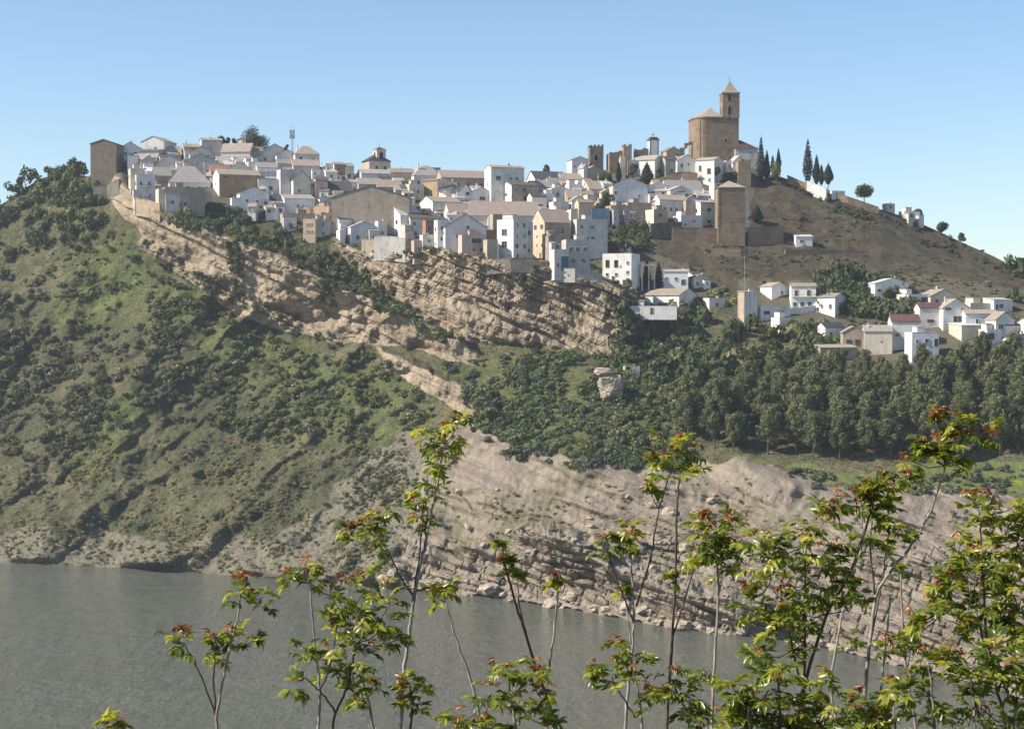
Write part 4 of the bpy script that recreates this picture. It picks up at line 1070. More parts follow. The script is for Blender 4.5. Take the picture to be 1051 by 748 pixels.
# --- left skyline
H(188, 189, 208, 166, 151, 's', 3, 'tan', 'tan', '2x1', '', "tan house starting the skyline row left of the pale block")
H(206, 207, 227, 163, 144, 'gR', 2, 'pgrey', 'grey', '', '', "tall pale windowless block on the left skyline", depth=8)
H(194, 195, 218, 172, 157, 'f', 7, 'lav', 'pink', '', '', "lavender grey gable directly below the skyline block")
H(227, 227, 257, 168, 156, 'gR', 8, 'lav', 'pink', '', '', "long lavender roof below the two tiny skyline trees", depth=9)
H(243, 243, 253, 158, 144, 'f', 2, 'pgrey', 'grey', '', '', "small pale box house left of the wide dark skyline tree")
H(250, 251, 269, 170, 155, 'gR', 4, 'brown', 'tan', '', '', "brown walled house with pale roof under the wide dark tree")
H(188, 189, 222, 184, 166, 'f', 8, 'pgrey', 'grey', '1x1', '', "wide pale grey gable in the third row left of centre")
H(207, 209, 225, 182, 167, 't', 0, 'white', 'grey', '2x1', '1x1', "white flat roofed house in the left third row")
H(221, 223, 245, 178, 166, 'gR', 5, 'dull', 'grey', '2x1', '', "dull white house under a grey roof below the lavender roof")
H(214, 217, 237, 190, 177, 's', 7, 'tan', 'red', '', '', "house with reddish lean to roof above the ochre sided house")
H(229, 232, 259, 190, 175, 'f', 9, 'cream', 'tan', '', '', "pale tan gable behind the ochre sided house")
H(252, 255, 266, 186, 166, 't', 0, 'wcool', 'grey', '1x1', '', "bluish white box right of the pale tan gable")
H(262, 264, 284, 190, 172, 'gR', 5, 'white', 'grey', [(0.15, 0.5, 0.9, 1.2), (0.5, 0.5, 0.9, 1.2)], '1x1', "white house with sunlit dormer and dark windows left of the pale tower block")
H(236, 238, 286, 198, 182, 's', 6, 'lav', 'white', '3x1', '', "wide house with a pale sheet roof above the bluish white gable", depth=9)
H(214, 225, 265, 202, 179, 'gR', 5, 'ochre', 'tan', [(0.15, 0.88, 3.0, 0.6, 'g')], [(0.5, 0.55, 1.0, 1.2)], "house with large ochre side wall and white sunlit front", wall2='white', yaw=24)
H(262, 265, 286, 202, 184, 't', 0, 'dull', 'grey', [(0.15, 0.4, 2.0, 1.4, 'b'), (0.55, 0.4, 2.2, 1.6)], '', "whitish house with one square black window right of the ochre wall")
H(243, 246, 275, 217, 198, 'f', 6, 'wcool', 'grey', [(0.25, 0.5, 1.0, 1.2), (0.6, 0.45, 1.0, 1.3)], '', "bluish white gabled house with two windows below the ochre wall")
H(235, 238, 246, 219, 203, 't', 0, 'white', 'grey', '1x1', '', "small white house between green pine and bluish gable")
H(230, 232, 244, 220, 211, 't', 0, 'wcool', 'grey', '', '', "very low bluish wall at the foot of the green pine")
H(206, 209, 217, 214, 196, 't', 0, 'cream', 'grey', '', '', "cream sunlit wall stub left of the green pine")
H(256, 258, 291, 224, 214, 't', 0, 'pale' if False else 'cream', 'pale', '', '', "low house with pale terrace at the cliff top", depth=6)
# --- between the skyline mast and the big brown wall
H(264, 266, 297, 168, 156, 'f', 8, 'lav', 'pink', '', '', "lavender gable right of the wide dark skyline tree")
H(283, 284, 305, 172, 159, 'f', 5, 'dull', 'grey', [(0.25, 0.5, 0.9, 1.0), (0.75, 0.5, 0.9, 1.0)], '', "whitish house with two dormers below the antenna mast")
H(301, 303, 327, 176, 158, 'h', 8, 'pgrey', 'tan', '', '', "big grey house with hipped roof ending the left skyline", chim=1)
H(284, 285, 304, 182, 168, 'gR', 4, 'pgrey', 'grey', [(0.75, 0.4, 2.2, 1.8)], '', "grey house with black garage opening left of centre")
H(300, 301, 327, 184, 170, 'gR', 6, 'lav', 'pink', '', '', "lavender house under the hipped skyline house")
H(322, 323, 343, 187, 178, 'f', 6, 'dull', 'dark', '1x1', '', "small dark roofed gable right of the lavender house")
H(333, 334, 342, 184, 168, 't', 0, 'cream', 'grey', [(0.5, 0.5, 1.6, 1.6, 'g')], '', "first of the modern terrace houses on the skyline, with dark loggia")
H(341, 343, 353, 186, 169, 's', 2, 'ochre', 'tan', '', '', "brown fronted modern house between white skyline walls", wall2='white')
H(352, 354, 363, 186, 171, 's', 3, 'cream', 'grey', '1x1', '', "cream modern house at the right end of the skyline terrace", wall2='white')
H(264, 266, 288, 196, 176, 't', 0, 'pgrey', 'grey', '2x1', '', "flat roofed grey house left of the blank pale block")
H(282, 288, 302, 204, 174, 't', 0, 'lav', 'grey', '', '', "tall blank pale grey block left of centre")
H(299, 301, 318, 208, 184, 'f', 9, 'cream', 'dark', [(0.35, 0.45, 1.0, 1.2)], '', "cream house under a dark gable roof right of the blank block", wall2='white')
H(305, 306, 319, 205, 196, 's', 4, 'blue', 'slate', '', '', "low annexe with blue black roof before the cream gable")
H(315, 317, 324, 206, 184, 't', 0, 'wcool', 'grey', '1x2', '', "slim bluish house between cream gable and pink house")
H(321, 324, 336, 210, 185, 'gR', 3, 'pink', 'dark', '1x2', '1x1', "pinkish house left of the dark roofed barn", wall2='cream')
H(334, 335, 361, 210, 196, 'gR', 10, 'pgrey', 'dark', '', '', "barn like house with wide dark brown roof")
H(289, 292, 322, 220, 204, 's', 4, 'wcool', 'grey', [(0.45, 0.45, 1.0, 1.2), (0.62, 0.45, 1.0, 1.2)], '', "white house with a pair of windows above the tan retaining wall", wall2='white')
H(274, 277, 294, 217, 206, 's', 6, 'white', 'slate', '', '', "house with dark sloping roof edged by a white gable")
H(289, 290, 323, 238, 219, 't', 0, 'tan', 'grey', '', '', "tan walled block above the dark cliff bushes", depth=6)
H(310, 311, 324, 248, 225, 't', 0, 'peach', 'tan', [(0.3, 0.72, 0.7, 0.8), (0.5, 0.72, 0.7, 0.8), (0.7, 0.72, 0.7, 0.8), (0.3, 0.4, 0.7, 0.8), (0.5, 0.4, 0.7, 0.8), (0.75, 0.4, 0.7, 0.8)], '', "narrow peach block with two rows of three little windows", yaw=-14, depth=6)
H(321, 322, 338, 228, 212, 't', 0, 'peach', 'tan', [(0.3, 0.35, 0.8, 1.0), (0.65, 0.4, 2.2, 1.5, 'd')], '', "peach house with an arch above the narrow peach block", yaw=-14)
H(322, 324, 339, 244, 226, 't', 0, 'grey', 'grey', '', '', "grey shaded block right of the narrow peach block")
H(338, 340, 420, 240, 203, 'f', 11, 'brown', 'dark', '', '', "huge brown windowless wall in the middle of the town", depth=16, yaw=-2)
H(341, 342, 352, 210, 197, 's', 1, 'white', 'white', [(0.5, 0.35, 1.6, 1.3)], '', "white rooftop hut on the left end of the huge brown wall", near=2)
H(344, 348, 366, 242, 225, 's', 4, 'wcool', 'slate', '2x1', '1x1', "bluish low house in the shade of the huge brown wall")
H(356, 360, 387, 250, 233, 'f', 6, 'wcool', 'pale', '2x1', '1x1', "bluish white gabled house at the foot of the huge brown wall")
H(370, 373, 394, 250, 238, 't', 0, 'cream', 'pale', '', '', "low pale terrace right of the bluish gabled house")
H(384, 388, 397, 246, 227, 't', 0, 'white', 'grey', '1x1', '1x1', "small white stepped house left of the pale roofed one")
H(347, 349, 354, 248, 236, 't', 0, 'white', 'grey', '', '', "white gate pillar house left of the bluish gabled house")
# --- round the belfry church
H(370, 371, 403, 190, 178, 'gR', 4, 'pgrey', 'grey', '3x1', '', "grey roofed row house right under the belfry church")
H(358, 360, 374, 198, 187, 'gR', 2, 'white', 'grey', '2x1', '', "white house left below the belfry church")
H(366, 368, 392, 200, 189, 'gR', 6, 'dull', 'grey', '', '', "grey roof above the huge brown wall, left of its dish")
H(400, 401, 425, 188, 177, 'gR', 4, 'pink', 'tan', '2x1', '', "pinkish house right of the belfry church")
H(386, 388, 413, 202, 192, 'gR', 7, 'tan', 'tan', '', '', "tan roofed house above the right end of the huge brown wall")
H(404, 406, 424, 205, 195, 'gR', 4, 'grey', 'grey', '', '', "low grey roofed house between huge brown wall and cream house")
H(424, 425, 454, 192, 180, 'h', 10, 'dull', 'grey', '3x1', '', "broad house with grey hipped roof on the middle skyline", depth=12)
H(436, 438, 452, 184, 172, 't', 0, 'grey', 'grey', '', '', "square roof turret on the grey hipped house", near=-6)
H(452, 453, 501, 198, 182, 'gR', 7, 'pink', 'pink', [(0.1, 0.45, 1.1, 1.5), (0.35, 0.45, 1.1, 1.5), (0.58, 0.45, 1.1, 1.5), (0.84, 0.45, 1.1, 1.5)], '', "long pinkish house with four dark windows on the middle skyline")
H(432, 449, 463, 206, 185, 'f', 2, 'cream', 'tan', [(0.2, 0.2, 0.8, 0.9), (0.9, 0.5, 0.8, 1.2)], '', "tall house with brown left wall and cream right wall in the centre", wall2='ochre')
H(418, 420, 435, 206, 189, 't', 0, 'cream', 'grey', [(0.25, 0.45, 0.9, 1.5), (0.6, 0.45, 0.9, 1.5)], '', "cream house with two tall windows left of the brown and cream one")
H(429, 444, 473, 226, 207, 'gR', 5, 'dull', 'tan', [(0.25, 0.35, 2.4, 1.5, 'g'), (0.3, 0.3, 3.2, 0.9, 'k'), (0.55, 0.15, 1.4, 1.8)], [(0.3, 0.45, 0.9, 1.5), (0.6, 0.45, 0.9, 1.5)], "white house with balcony under a tan roof in the centre", wall2='white')
H(394, 411, 433, 244, 221, 'gR', 9, 'white', 'pale', '2x1', '2x2', "white house with broad pale roof and stepped white walls")
H(413, 421, 450, 244, 224, 'gR', 5, 'pgrey', 'dark', '', [(0.5, 0.45, 1.0, 1.3)], "grey sided house with white front under a thin dark roof", wall2='white')
H(435, 437, 449, 250, 226, 't', 0, 'terra', 'tan', [(0.3, 0.55, 1.2, 1.8)], '', "brick red flat house beside the big pale gable")
H(446, 449, 459, 256, 226, 't', 0, 'white', 'grey', [(0.5, 0.66, 1.4, 1.5, 'g'), (0.5, 0.3, 1.4, 1.5), (0.5, 0.62, 3.2, 0.9, 'k')], '1x2', "slim white house with balconies left of the big pale gable")
H(455, 457, 499, 256, 233, 'f', 13, 'wcool', 'dark', [(0.3, 0.55, 0.9, 0.9, 'b'), (0.55, 0.95, 0.9, 0.9, 'b')], '', "big pale bluish gable wall with two tiny windows", depth=10)
H(414, 416, 425, 262, 238, 't', 0, 'pink', 'tan', '1x2', '', "narrow pink house above the grey stone base wall")
H(424, 425, 435, 262, 247, 't', 0, 'pink', 'red', '1x1', '', "small pink house right of the narrow pink one")
H(433, 434, 447, 262, 241, 't', 0, 'dull', 'grey', '1x2', '', "dull white house left of the slim balconied house", found=1)
# --- centre
H(466, 469, 487, 213, 199, 'f', 10, 'white', 'slate', [(0.6, 0.9, 1.4, 1.4, 'g')], '', "white gable with dark roof left of the tall white house")
H(481, 484, 504, 212, 197, 'f', 5, 'white', 'grey', [(0.55, 0.45, 2.4, 1.5)], '', "white dormer house just left of the tall white house")
H(465, 467, 496, 220, 209, 's', 4, 'dull', 'pink', [(0.2, 0.4, 0.9, 1.0, 'b'), (0.45, 0.4, 1.6, 1.0, 'b')], '', "low house with two small black windows below the white gables")
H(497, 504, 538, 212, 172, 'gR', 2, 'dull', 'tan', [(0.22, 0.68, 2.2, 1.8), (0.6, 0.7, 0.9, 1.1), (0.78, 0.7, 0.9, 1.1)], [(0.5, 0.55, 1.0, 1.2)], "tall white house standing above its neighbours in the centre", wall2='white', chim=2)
H(458, 461, 491, 232, 218, 'gR', 9, 'dull', 'pink', '2x1', '', "house with pinkish roof left of the broadest pinkish roof")
H(478, 481, 553, 236, 221, 'gR', 14, 'white', 'pink', [(0.3, 0.45, 1.0, 1.4), (0.38, 0.45, 1.0, 1.4), (0.45, 0.45, 1.0, 1.4)], '', "house under the broadest pinkish roof with a strip of windows", depth=14, yaw=4)
H(514, 525, 553, 216, 190, 'gR', 3, 'tan', 'dark', '', [(0.5, 0.6, 2.2, 1.3, 'g'), (0.5, 0.3, 2.6, 0.9, 'k')], "olive tan house with white balcony below the tall white house", wall2='white')
H(483, 486, 501, 246, 232, 't', 0, 'white', 'grey', '1x1', '', "small white cube above the pink balconied house")
H(472, 474, 499, 262, 241, 't', 0, 'pink', 'tan', [(0.6, 0.6, 4.0, 1.8, 'g'), (0.6, 0.55, 5.0, 0.9, 'k'), (0.5, 0.2, 1.2, 1.4), (0.8, 0.2, 1.2, 1.4)], '', "pink house with two balcony floors left of the round tan tower wall")
H(494, 497, 511, 254, 236, 't', 0, 'terra', 'tan', '2x1', '', "house with brick red band left of the grey and white block")
H(498, 500, 511, 268, 246, 't', 0, 'tan', 'grey', '', '', "blank tan wall block under the brick red band")
H(510, 527, 542, 268, 225, 't', 0, 'pgrey', 'grey', '', [(0.45, 0.62, 2.6, 2.4), (0.45, 0.33, 2.6, 2.4), (0.3, 0.1, 0.7, 0.8), (0.75, 0.1, 0.7, 0.8)], "tall block with two large windows and grey right side on the cliff top", wall2='wcool')
H(502, 506, 526, 240, 220, 't', 0, 'tan', 'grey', '', '', "blank tan wall behind the tall two window block")
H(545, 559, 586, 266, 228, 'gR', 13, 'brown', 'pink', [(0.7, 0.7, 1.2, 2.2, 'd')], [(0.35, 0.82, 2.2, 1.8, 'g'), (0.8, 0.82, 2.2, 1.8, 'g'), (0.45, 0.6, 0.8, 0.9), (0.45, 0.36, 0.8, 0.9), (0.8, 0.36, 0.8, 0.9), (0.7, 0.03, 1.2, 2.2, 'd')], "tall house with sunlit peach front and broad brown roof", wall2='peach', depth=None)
H(537, 539, 547, 264, 228, 't', 0, 'pgrey', 'grey', '1x2', '', "narrow grey house squeezed left of the peach front")
H(560, 563, 579, 268, 242, 't', 0, 'brown', 'grey', '1x1', '', "dark brown shaded house right of the peach front")
H(576, 578, 587, 250, 233, 't', 0, 'peach', 'tan', [(0.5, 0.6, 1.2, 1.2, 'b')], '', "little peach cube with one dark window", yaw=-14)
# --- right of centre up to the castle
H(541, 549, 582, 196, 183, 'gR', 7, 'dull', 'slate', '2x1', '', "white gabled house with long slate coloured roof on the skyline", wall2='white')
H(544, 546, 566, 206, 192, 'gR', 6, 'brown', 'grey', '', '', "brown house below the slate coloured roof")
H(541, 546, 561, 220, 202, 'gR', 4, 'white', 'dark', [(0.6, 0.3, 1.6, 2.0, 'b')], '1x1', "white house with a framed dark doorway right of the olive tan house")
H(555, 557, 569, 218, 199, 't', 0, 'white', 'grey', '1x1', '', "plain white cube right of the framed doorway")
H(564, 566, 582, 212, 193, 't', 0, 'white', 'grey', [(0.4, 0.55, 1.2, 1.6)], '', "sunlit white block with corner terrace in the right centre")
H(566, 568, 584, 224, 207, 't', 0, 'dull', 'grey', '2x1', '', "dull white house under the sunlit white block")
H(574, 577, 606, 194, 184, 'gR', 6, 'tan', 'tan', '2x1', '', "tan roofed house below the skyline, left of the crenellated tower")
H(562, 564, 585, 200, 190, 'gR', 7, 'dull', 'grey', '2x1', '', "grey roofed house left of the tan roofed one")
H(581, 584, 598, 204, 189, 't', 0, 'white', 'grey', [(0.5, 0.45, 1.6, 1.6)], '', "white house with one big window right of the grey roof")
H(584, 587, 604, 184, 164, 'f', 3, 'wcool', 'grey', [(0.15, 0.6, 0.8, 1.0)], '', "bluish white house alone on the skyline left of the crenellated tower")
H(596, 599, 622, 188, 177, 'f', 7, 'tan', 'pink', '1x1', '', "tan gable just below the crenellated tower")
H(597, 599, 603, 186, 172, 'f', 3, 'white', 'grey', '', '', "thin white gable end left of the tan gable", near=3)
H(580, 583, 611, 214, 203, 'gR', 8, 'tan', 'pink', '', '', "long pinkish roof sloping below the castle")
H(602, 605, 629, 204, 194, 'gR', 8, 'cream', 'tan', '2x1', '', "tan roofed cream house left of the long bluish house")
H(583, 587, 602, 222, 206, 'f', 5, 'white', 'grey', [(0.5, 0.5, 1.8, 2.0)], '', "white house with a large arch above the four storey block")
H(591, 594, 608, 234, 208, 'gR', 3, 'peach', 'tan', '1x1', '1x2', "sunlit peach house above the four storey block")
H(583, 586, 600, 234, 215, 't', 0, 'cream', 'tan', '2x1', '', "cream yellow house above the left corner of the four storey block")
H(600, 603, 612, 216, 200, 't', 0, 'cream', 'tan', '1x1', '', "slim cream house between peach house and blue grey one")
H(604, 607, 626, 234, 214, 't', 0, 'blue', 'grey', [(0.6, 0.45, 0.8, 1.3), (0.85, 0.5, 0.8, 1.0)], '', "blue grey shaded house with a dark tree before it")
H(624, 629, 665, 214, 190, 'f', 7, 'wcool', 'tan', [(0.75, 0.5, 0.8, 1.0), (0.08, 0.6, 1.2, 1.4)], '', "long sunless bluish white house with a blank front", wall2='cream', yaw=8, depth=8)
H(660, 663, 689, 208, 192, 'f', 5, 'wcool', 'pale', [(0.3, 0.55, 1.0, 1.3)], '', "bluish white gable with one dark blue window, right of the long one", yaw=6)
H(624, 627, 645, 232, 211, 't', 0, 'brown', 'grey', '', '', "rough brown walled building under the long bluish house")
H(643, 644, 669, 230, 208, 't', 0, 'tan', 'grey', [(0.8, 0.5, 0.8, 1.0), (0.4, 0.35, 0.8, 0.6)], '', "blank tan building right of the rough brown walled one")
H(582, 592, 624, 268, 225, 't', 0, 'pgrey', 'grey', [(0.15, 0.78, 1.4, 1.2), (0.5, 0.78, 1.4, 1.2), (0.15, 0.52, 1.2, 1.2), (0.36, 0.48, 1.0, 1.6), (0.52, 0.52, 1.4, 1.2)], '', "four storey grey block above the cliff", yaw=14, depth=9)
H(579, 581, 606, 276, 246, 't', 0, 'pgrey', 'grey', [(0.2, 0.6, 1.5, 1.5), (0.48, 0.6, 1.5, 1.5), (0.78, 0.6, 1.5, 1.5), (0.3, 0.2, 1.5, 1.6), (0.72, 0.2, 1.5, 1.6)], '', "lower front wing of the four storey grey block", yaw=10, near=5)
H(567, 569, 584, 278, 256, 't', 0, 'dull', 'grey', [(0.72, 0.0, 3.0, 5.5, 'B'), (0.22, 0.15, 1.0, 1.6)], '', "garage with a tall blue gate beside the grey block", near=3)
# --- church hill
H(650, 672, 683, 183, 164, 'gL', 5, 'white', 'grey', [(0.5, 0.3, 0.9, 1.4)], [(0.5, 0.3, 1.0, 1.6, 'b')], "white gable hall under the white lookout tower", wall2='white')
H(682, 684, 699, 172, 155, 'f', 4, 'tan', 'tan', '', '', "tan gabled house on the skyline left of the church")
H(681, 683, 696, 182, 164, 'gR', 3, 'grey', 'dark', '1x1', '', "grey shaded house right of the white gable hall")
H(693, 695, 717, 182, 165, 'f', 6, 'white', 'tan', [(0.25, 0.2, 0.9, 1.1), (0.55, 0.2, 0.9, 1.1), (0.22, 0.6, 1.1, 1.6), (0.55, 0.75, 0.8, 0.8)], '', "white gabled house with four windows left of the tall church side house")
H(715, 733, 745, 192, 164, 'gL', 3, 'white', 'tan', [(0.5, 0.55, 1.2, 1.8), (0.7, 0.15, 1.0, 1.6)], [(0.72, 0.5, 1.5, 2.2, 'b'), (0.25, 0.6, 1.2, 2.6), (0.75, 0.22, 0.9, 1.2), (0.28, 0.38, 2.6, 0.9, 'k'), (0.25, 0.18, 1.0, 1.2)], "tall white house with balcony under the church wall", wall2='white')
H(743, 745, 753, 184, 165, 't', 0, 'dull', 'grey', '1x2', '', "slim whitish house right of the tall white church side house")
H(750, 752, 766, 186, 167, 'f', 7, 'white', 'pale', [(0.35, 0.75, 0.9, 1.0)], '', "white gable below the church annexe")
H(683, 686, 725, 210, 199, 'gR', 14, 'dull', 'grey', [(0.8, 0.6, 3.0, 0.9, 'g')], '', "house under the large plain grey roof on the church hill", depth=12)
H(685, 688, 709, 208, 195, 'f', 4, 'white', 'pale', [(0.2, 0.55, 1.6, 0.9), (0.5, 0.55, 1.6, 0.9), (0.8, 0.55, 1.6, 0.9)], '', "white house with a strip of windows before the large grey roof", near=5)
H(714, 716, 734, 212, 201, 'gR', 5, 'grey', 'grey', '', '', "grey roofed house left of the slim arched tower")
H(671, 677, 706, 226, 205, 'gR', 5, 'white', 'tan', [(0.2, 0.45, 1.0, 1.6), (0.42, 0.45, 1.0, 1.5), (0.62, 0.45, 1.0, 1.5), (0.85, 0.4, 1.0, 2.0), (0.7, 0.12, 1.2, 0.7)], '1x1', "long white house with four windows in a row below the castle", wall2='white')
H(702, 704, 717, 228, 206, 't', 0, 'brown', 'dark', '', '', "brown shaded wall block between the two white houses")
H(713, 719, 737, 232, 208, 's', 2, 'cream', 'tan', [(0.5, 0.62, 1.8, 1.4), (0.5, 0.12, 1.8, 1.4)], [(0.5, 0.6, 0.8, 1.4, 'b')], "cream house with sunlit white left side beside the brown buttress", wall2='white')
H(697, 699, 722, 236, 221, 't', 0, 'wcool', 'grey', [(0.6, 0.55, 1.0, 0.8), (0.2, 0.3, 1.0, 0.9)], '', "low white house below the four window house")
H(663, 671, 686, 236, 215, 't', 0, 'tan', 'grey', '', '1x1', "house with narrow sunlit cream front right of the dark gully", wall2='cream')
H(730, 733, 741, 214, 188, 't', 0, 'cream', 'tan', [(0.6, 0.72, 1.2, 2.4, 'b')], '', "slim cream tower with a dark arch left of the brown buttress", wall2='white')
H(816, 817, 834, 254, 243, 's', 1.5, 'wcool', 'pale', [(0.35, 0.45, 1.6, 1.0)], '', "lone small white hut on the bare brown slope", yaw=3, depth=4.5)
# --- terrace below
H(619, 648, 659, 296, 260, 't', 0, 'wcool', 'grey', '', [(0.17, 0.62, 1.3, 2.6, 'b'), (0.47, 0.62, 1.3, 2.6, 'b'), (0.87, 0.7, 0.9, 0.9), (0.62, 0.62, 0.5, 0.5), (0.16, 0.36, 1.0, 1.1), (0.48, 0.36, 1.0, 1.1), (0.87, 0.42, 0.9, 1.1), (0.37, 0.18, 1.1, 2.4, 'd'), (0.83, 0.0, 3.0, 3.4, 'g')], "white three storey house with a black garage door", wall2='white')
H(632, 645, 652, 268, 255, 'gL', 3, 'wcool', 'red', '', '', "red tiled roof room on top of the three storey white house", near=-4)
H(679, 681, 706, 300, 279, 's', 2, 'wcool', 'grey', [(0.12, 0.62, 1.0, 0.9), (0.5, 0.6, 1.0, 1.0), (0.8, 0.35, 1.6, 2.2, 'g')], '', "bluish white house right of the two cypresses and pergola", yaw=-6)
H(663, 697, 720, 326, 303, 'gL', 7, 'dull', 'tan', '', [(0.22, 0.42, 1.3, 1.8, 'b'), (0.45, 0.42, 1.6, 2.2, 'd'), (0.62, 0.42, 1.6, 2.2, 'd')], "white villa under a low tan roof above the dark trees", wall2='white')
H(642, 645, 694, 326, 314, 't', 0, 'white', 'pale', [(0.48, 0.3, 1.0, 2.4, 'd')], '', "long low white garden building before the villa", yaw=-7, found=0.8)
H(727, 728, 745, 318, 306, 't', 0, 'dull', 'grey', '1x1', '', "low pale house half hidden by pale green bushes")
H(709, 712, 728, 296, 285, 'f', 3, 'dull', 'pink', '2x1', '', "pale little house right of the bluish one on the middle terrace")
H(759, 764, 778, 332, 300, 's', 1, 'lav', 'tan', '', '', "pale windowless tower house beside the utility pole", wall2='tan')
H(783, 792, 811, 308, 294, 'f', 4, 'white', 'tan', [(0.6, 0.4, 1.0, 1.5)], '', "white bungalow left of the house with two balconies")
H(810, 812, 837, 318, 294, 'gR', 3, 'white', 'tan', [(0.2, 0.6, 1.2, 2.2, 'd'), (0.7, 0.6, 1.2, 2.2, 'd'), (0.5, 0.56, 9.0, 0.9, 'k'), (0.15, 0.15, 1.4, 1.6), (0.45, 0.15, 1.4, 1.6), (0.75, 0.05, 1.6, 2.6, 'B')], '', "white house with long balcony and blue door", yaw=-5)
H(836, 857, 872, 326, 305, 'gL', 4, 'dull', 'grey', '', [(0.2, 0.3, 2.0, 1.6), (0.8, 0.45, 1.0, 1.6)], "white house with pale blank right side above the hollow", wall2='white')
H(778, 781, 813, 330, 314, 't', 0, 'white', 'grey', [(0.2, 0.45, 2.4, 1.4, 'g'), (0.65, 0.45, 2.8, 1.4, 'g')], '', "white terraced house with dark loggias below the bungalow")
H(797, 800, 821, 340, 326, 't', 0, 'white', 'grey', [(0.2, 0.35, 0.9, 1.2), (0.6, 0.1, 3.0, 3.2, 'G')], '', "white garage with a green door", near=3)
H(844, 847, 868, 352, 336, 'gR', 5, 'white', 'slate', [(0.3, 0.35, 1.0, 2.0, 'G')], '', "white house with green shutter left of the brown gable")
H(864, 865, 887, 362, 341, 'f', 6, 'tan', 'tan', [(0.28, 0.42, 1.6, 1.6, 'b'), (0.68, 0.42, 1.6, 1.6, 'b')], '', "unplastered brown gable house at the edge of the pines", yaw=-4)
H(886, 887, 915, 364, 340, 'gR', 6, 'cream', 'grey', '', '', "cream blank walled house right of the brown gable", yaw=-6)
H(913, 915, 944, 360, 330, 'gR', 7, 'white', 'dred', [(0.2, 0.5, 1.4, 1.4, 's')], '', "white house with dark red roof above the pine tops", yaw=-4)
H(934, 936, 964, 376, 341, 't', 0, 'wcool', 'pink', [(0.18, 0.68, 0.8, 1.2), (0.55, 0.68, 1.4, 1.6), (0.18, 0.36, 0.8, 1.2), (0.55, 0.36, 1.4, 1.6), (0.9, 0.6, 1.6, 2.6, 'g')], '', "bluish white apartment house with four windows behind the pines", yaw=4)
H(942, 944, 969, 338, 316, 'gR', 5, 'lav', 'dred', [(0.45, 0.35, 2.4, 0.8, 'b')], '', "pale grey house with dark red roof above the apartment house", yaw=2)
H(966, 968, 996, 340, 316, 'f', 9, 'white', 'tan', [(0.2, 0.9, 2.2, 0.9), (0.7, 0.85, 0.9, 1.2), (0.55, 0.4, 3.6, 2.2)], '', "white gabled house with a wide dark window in the right cluster", yaw=5, chim=1)
H(895, 898, 934, 306, 291, 'f', 5, 'white', 'pale', [(0.12, 0.45, 1.6, 1.0, 'g'), (0.65, 0.7, 0.8, 1.0)], '', "uppermost white house of the right cluster beside the hollow", chim=1, yaw=8)
H(929, 932, 957, 316, 302, 't', 0, 'white', 'white', [(0.25, 0.45, 3.0, 1.8, 'g'), (0.75, 0.45, 3.2, 1.8, 'g')], '', "white house with pillared dark veranda in the right cluster")
H(953, 955, 985, 314, 304, 'f', 7, 'cream', 'tan', '', '', "pale tan gable with two chimneys behind the right cluster", chim=2)
H(994, 996, 1021, 324, 311, 't', 0, 'cream', 'white', '5x1', '', "long sunlit terrace house with a row of openings")
H(1017, 1020, 1041, 324, 308, 's', 2, 'white', 'pale', [(0.15, 0.4, 1.0, 2.0, 'g'), (0.4, 0.5, 1.8, 1.4)], '', "white block with sloping roof at the right end of the terrace")
H(988, 991, 1025, 342, 322, 'gR', 4, 'wcool', 'tan', [(0.35, 0.5, 1.0, 1.6), (0.7, 0.5, 1.0, 1.6)], '', "bluish white house with tan roof and two windows on the right", yaw=2)
H(1019, 1022, 1043, 352, 328, 'f', 8, 'white', 'tan', [(0.25, 0.6, 2.0, 1.6), (0.3, 0.15, 1.2, 1.0)], '', "white gabled house near the right edge with a broad upper window")
H(1030, 1032, 1053, 350, 334, 's', 7, 'white', 'slate', '1x1', '', "house with steep slate blue roof at the right edge")
H(1040, 1042, 1066, 370, 348, 'gR', 5, 'wcool', 'slate', '2x1', '', "lowest house at the right edge, dark roof")
H(1054, 1056, 1080, 352, 332, 'gR', 5, 'white', 'tan', '2x1', '', "white house cut by the right edge of the picture")
H(985, 987, 1013, 348, 334, 's', 2, 'cream', 'white', [(0.8, 0.2, 2.2, 2.0, 'd')], '', "low porch with white sheet roof before the two window house", near=2)
H(1011, 1013, 1029, 352, 338, 't', 0, 'white', 'grey', [(0.3, 0.25, 2.4, 2.4, 'd')], '', "white garage with brown door on the right", near=3)
H(840, 842, 882, 368, 357, 's', 3, 'tan', 'tan', [(0.7, 0.35, 1.4, 1.4, 'b')], '', "low shed with long tan tiled roof beneath the brown gable", near=4, depth=5)
H(909, 910, 919, 216, 209, 't', 0, 'pgrey', 'grey', '', '', "small grey block on the ridge of the bare hill", depth=4)
H(927, 928, 946, 226, 217, 't', 0, 'dull', 'pale', '1x1', '', "low white hut on the ridge beside a small tree", depth=5)
H(853, 854, 868, 205, 196, 't', 0, 'wcool', 'white', '', '', "white cemetery niche block beside the egg shaped cypress", depth=5)

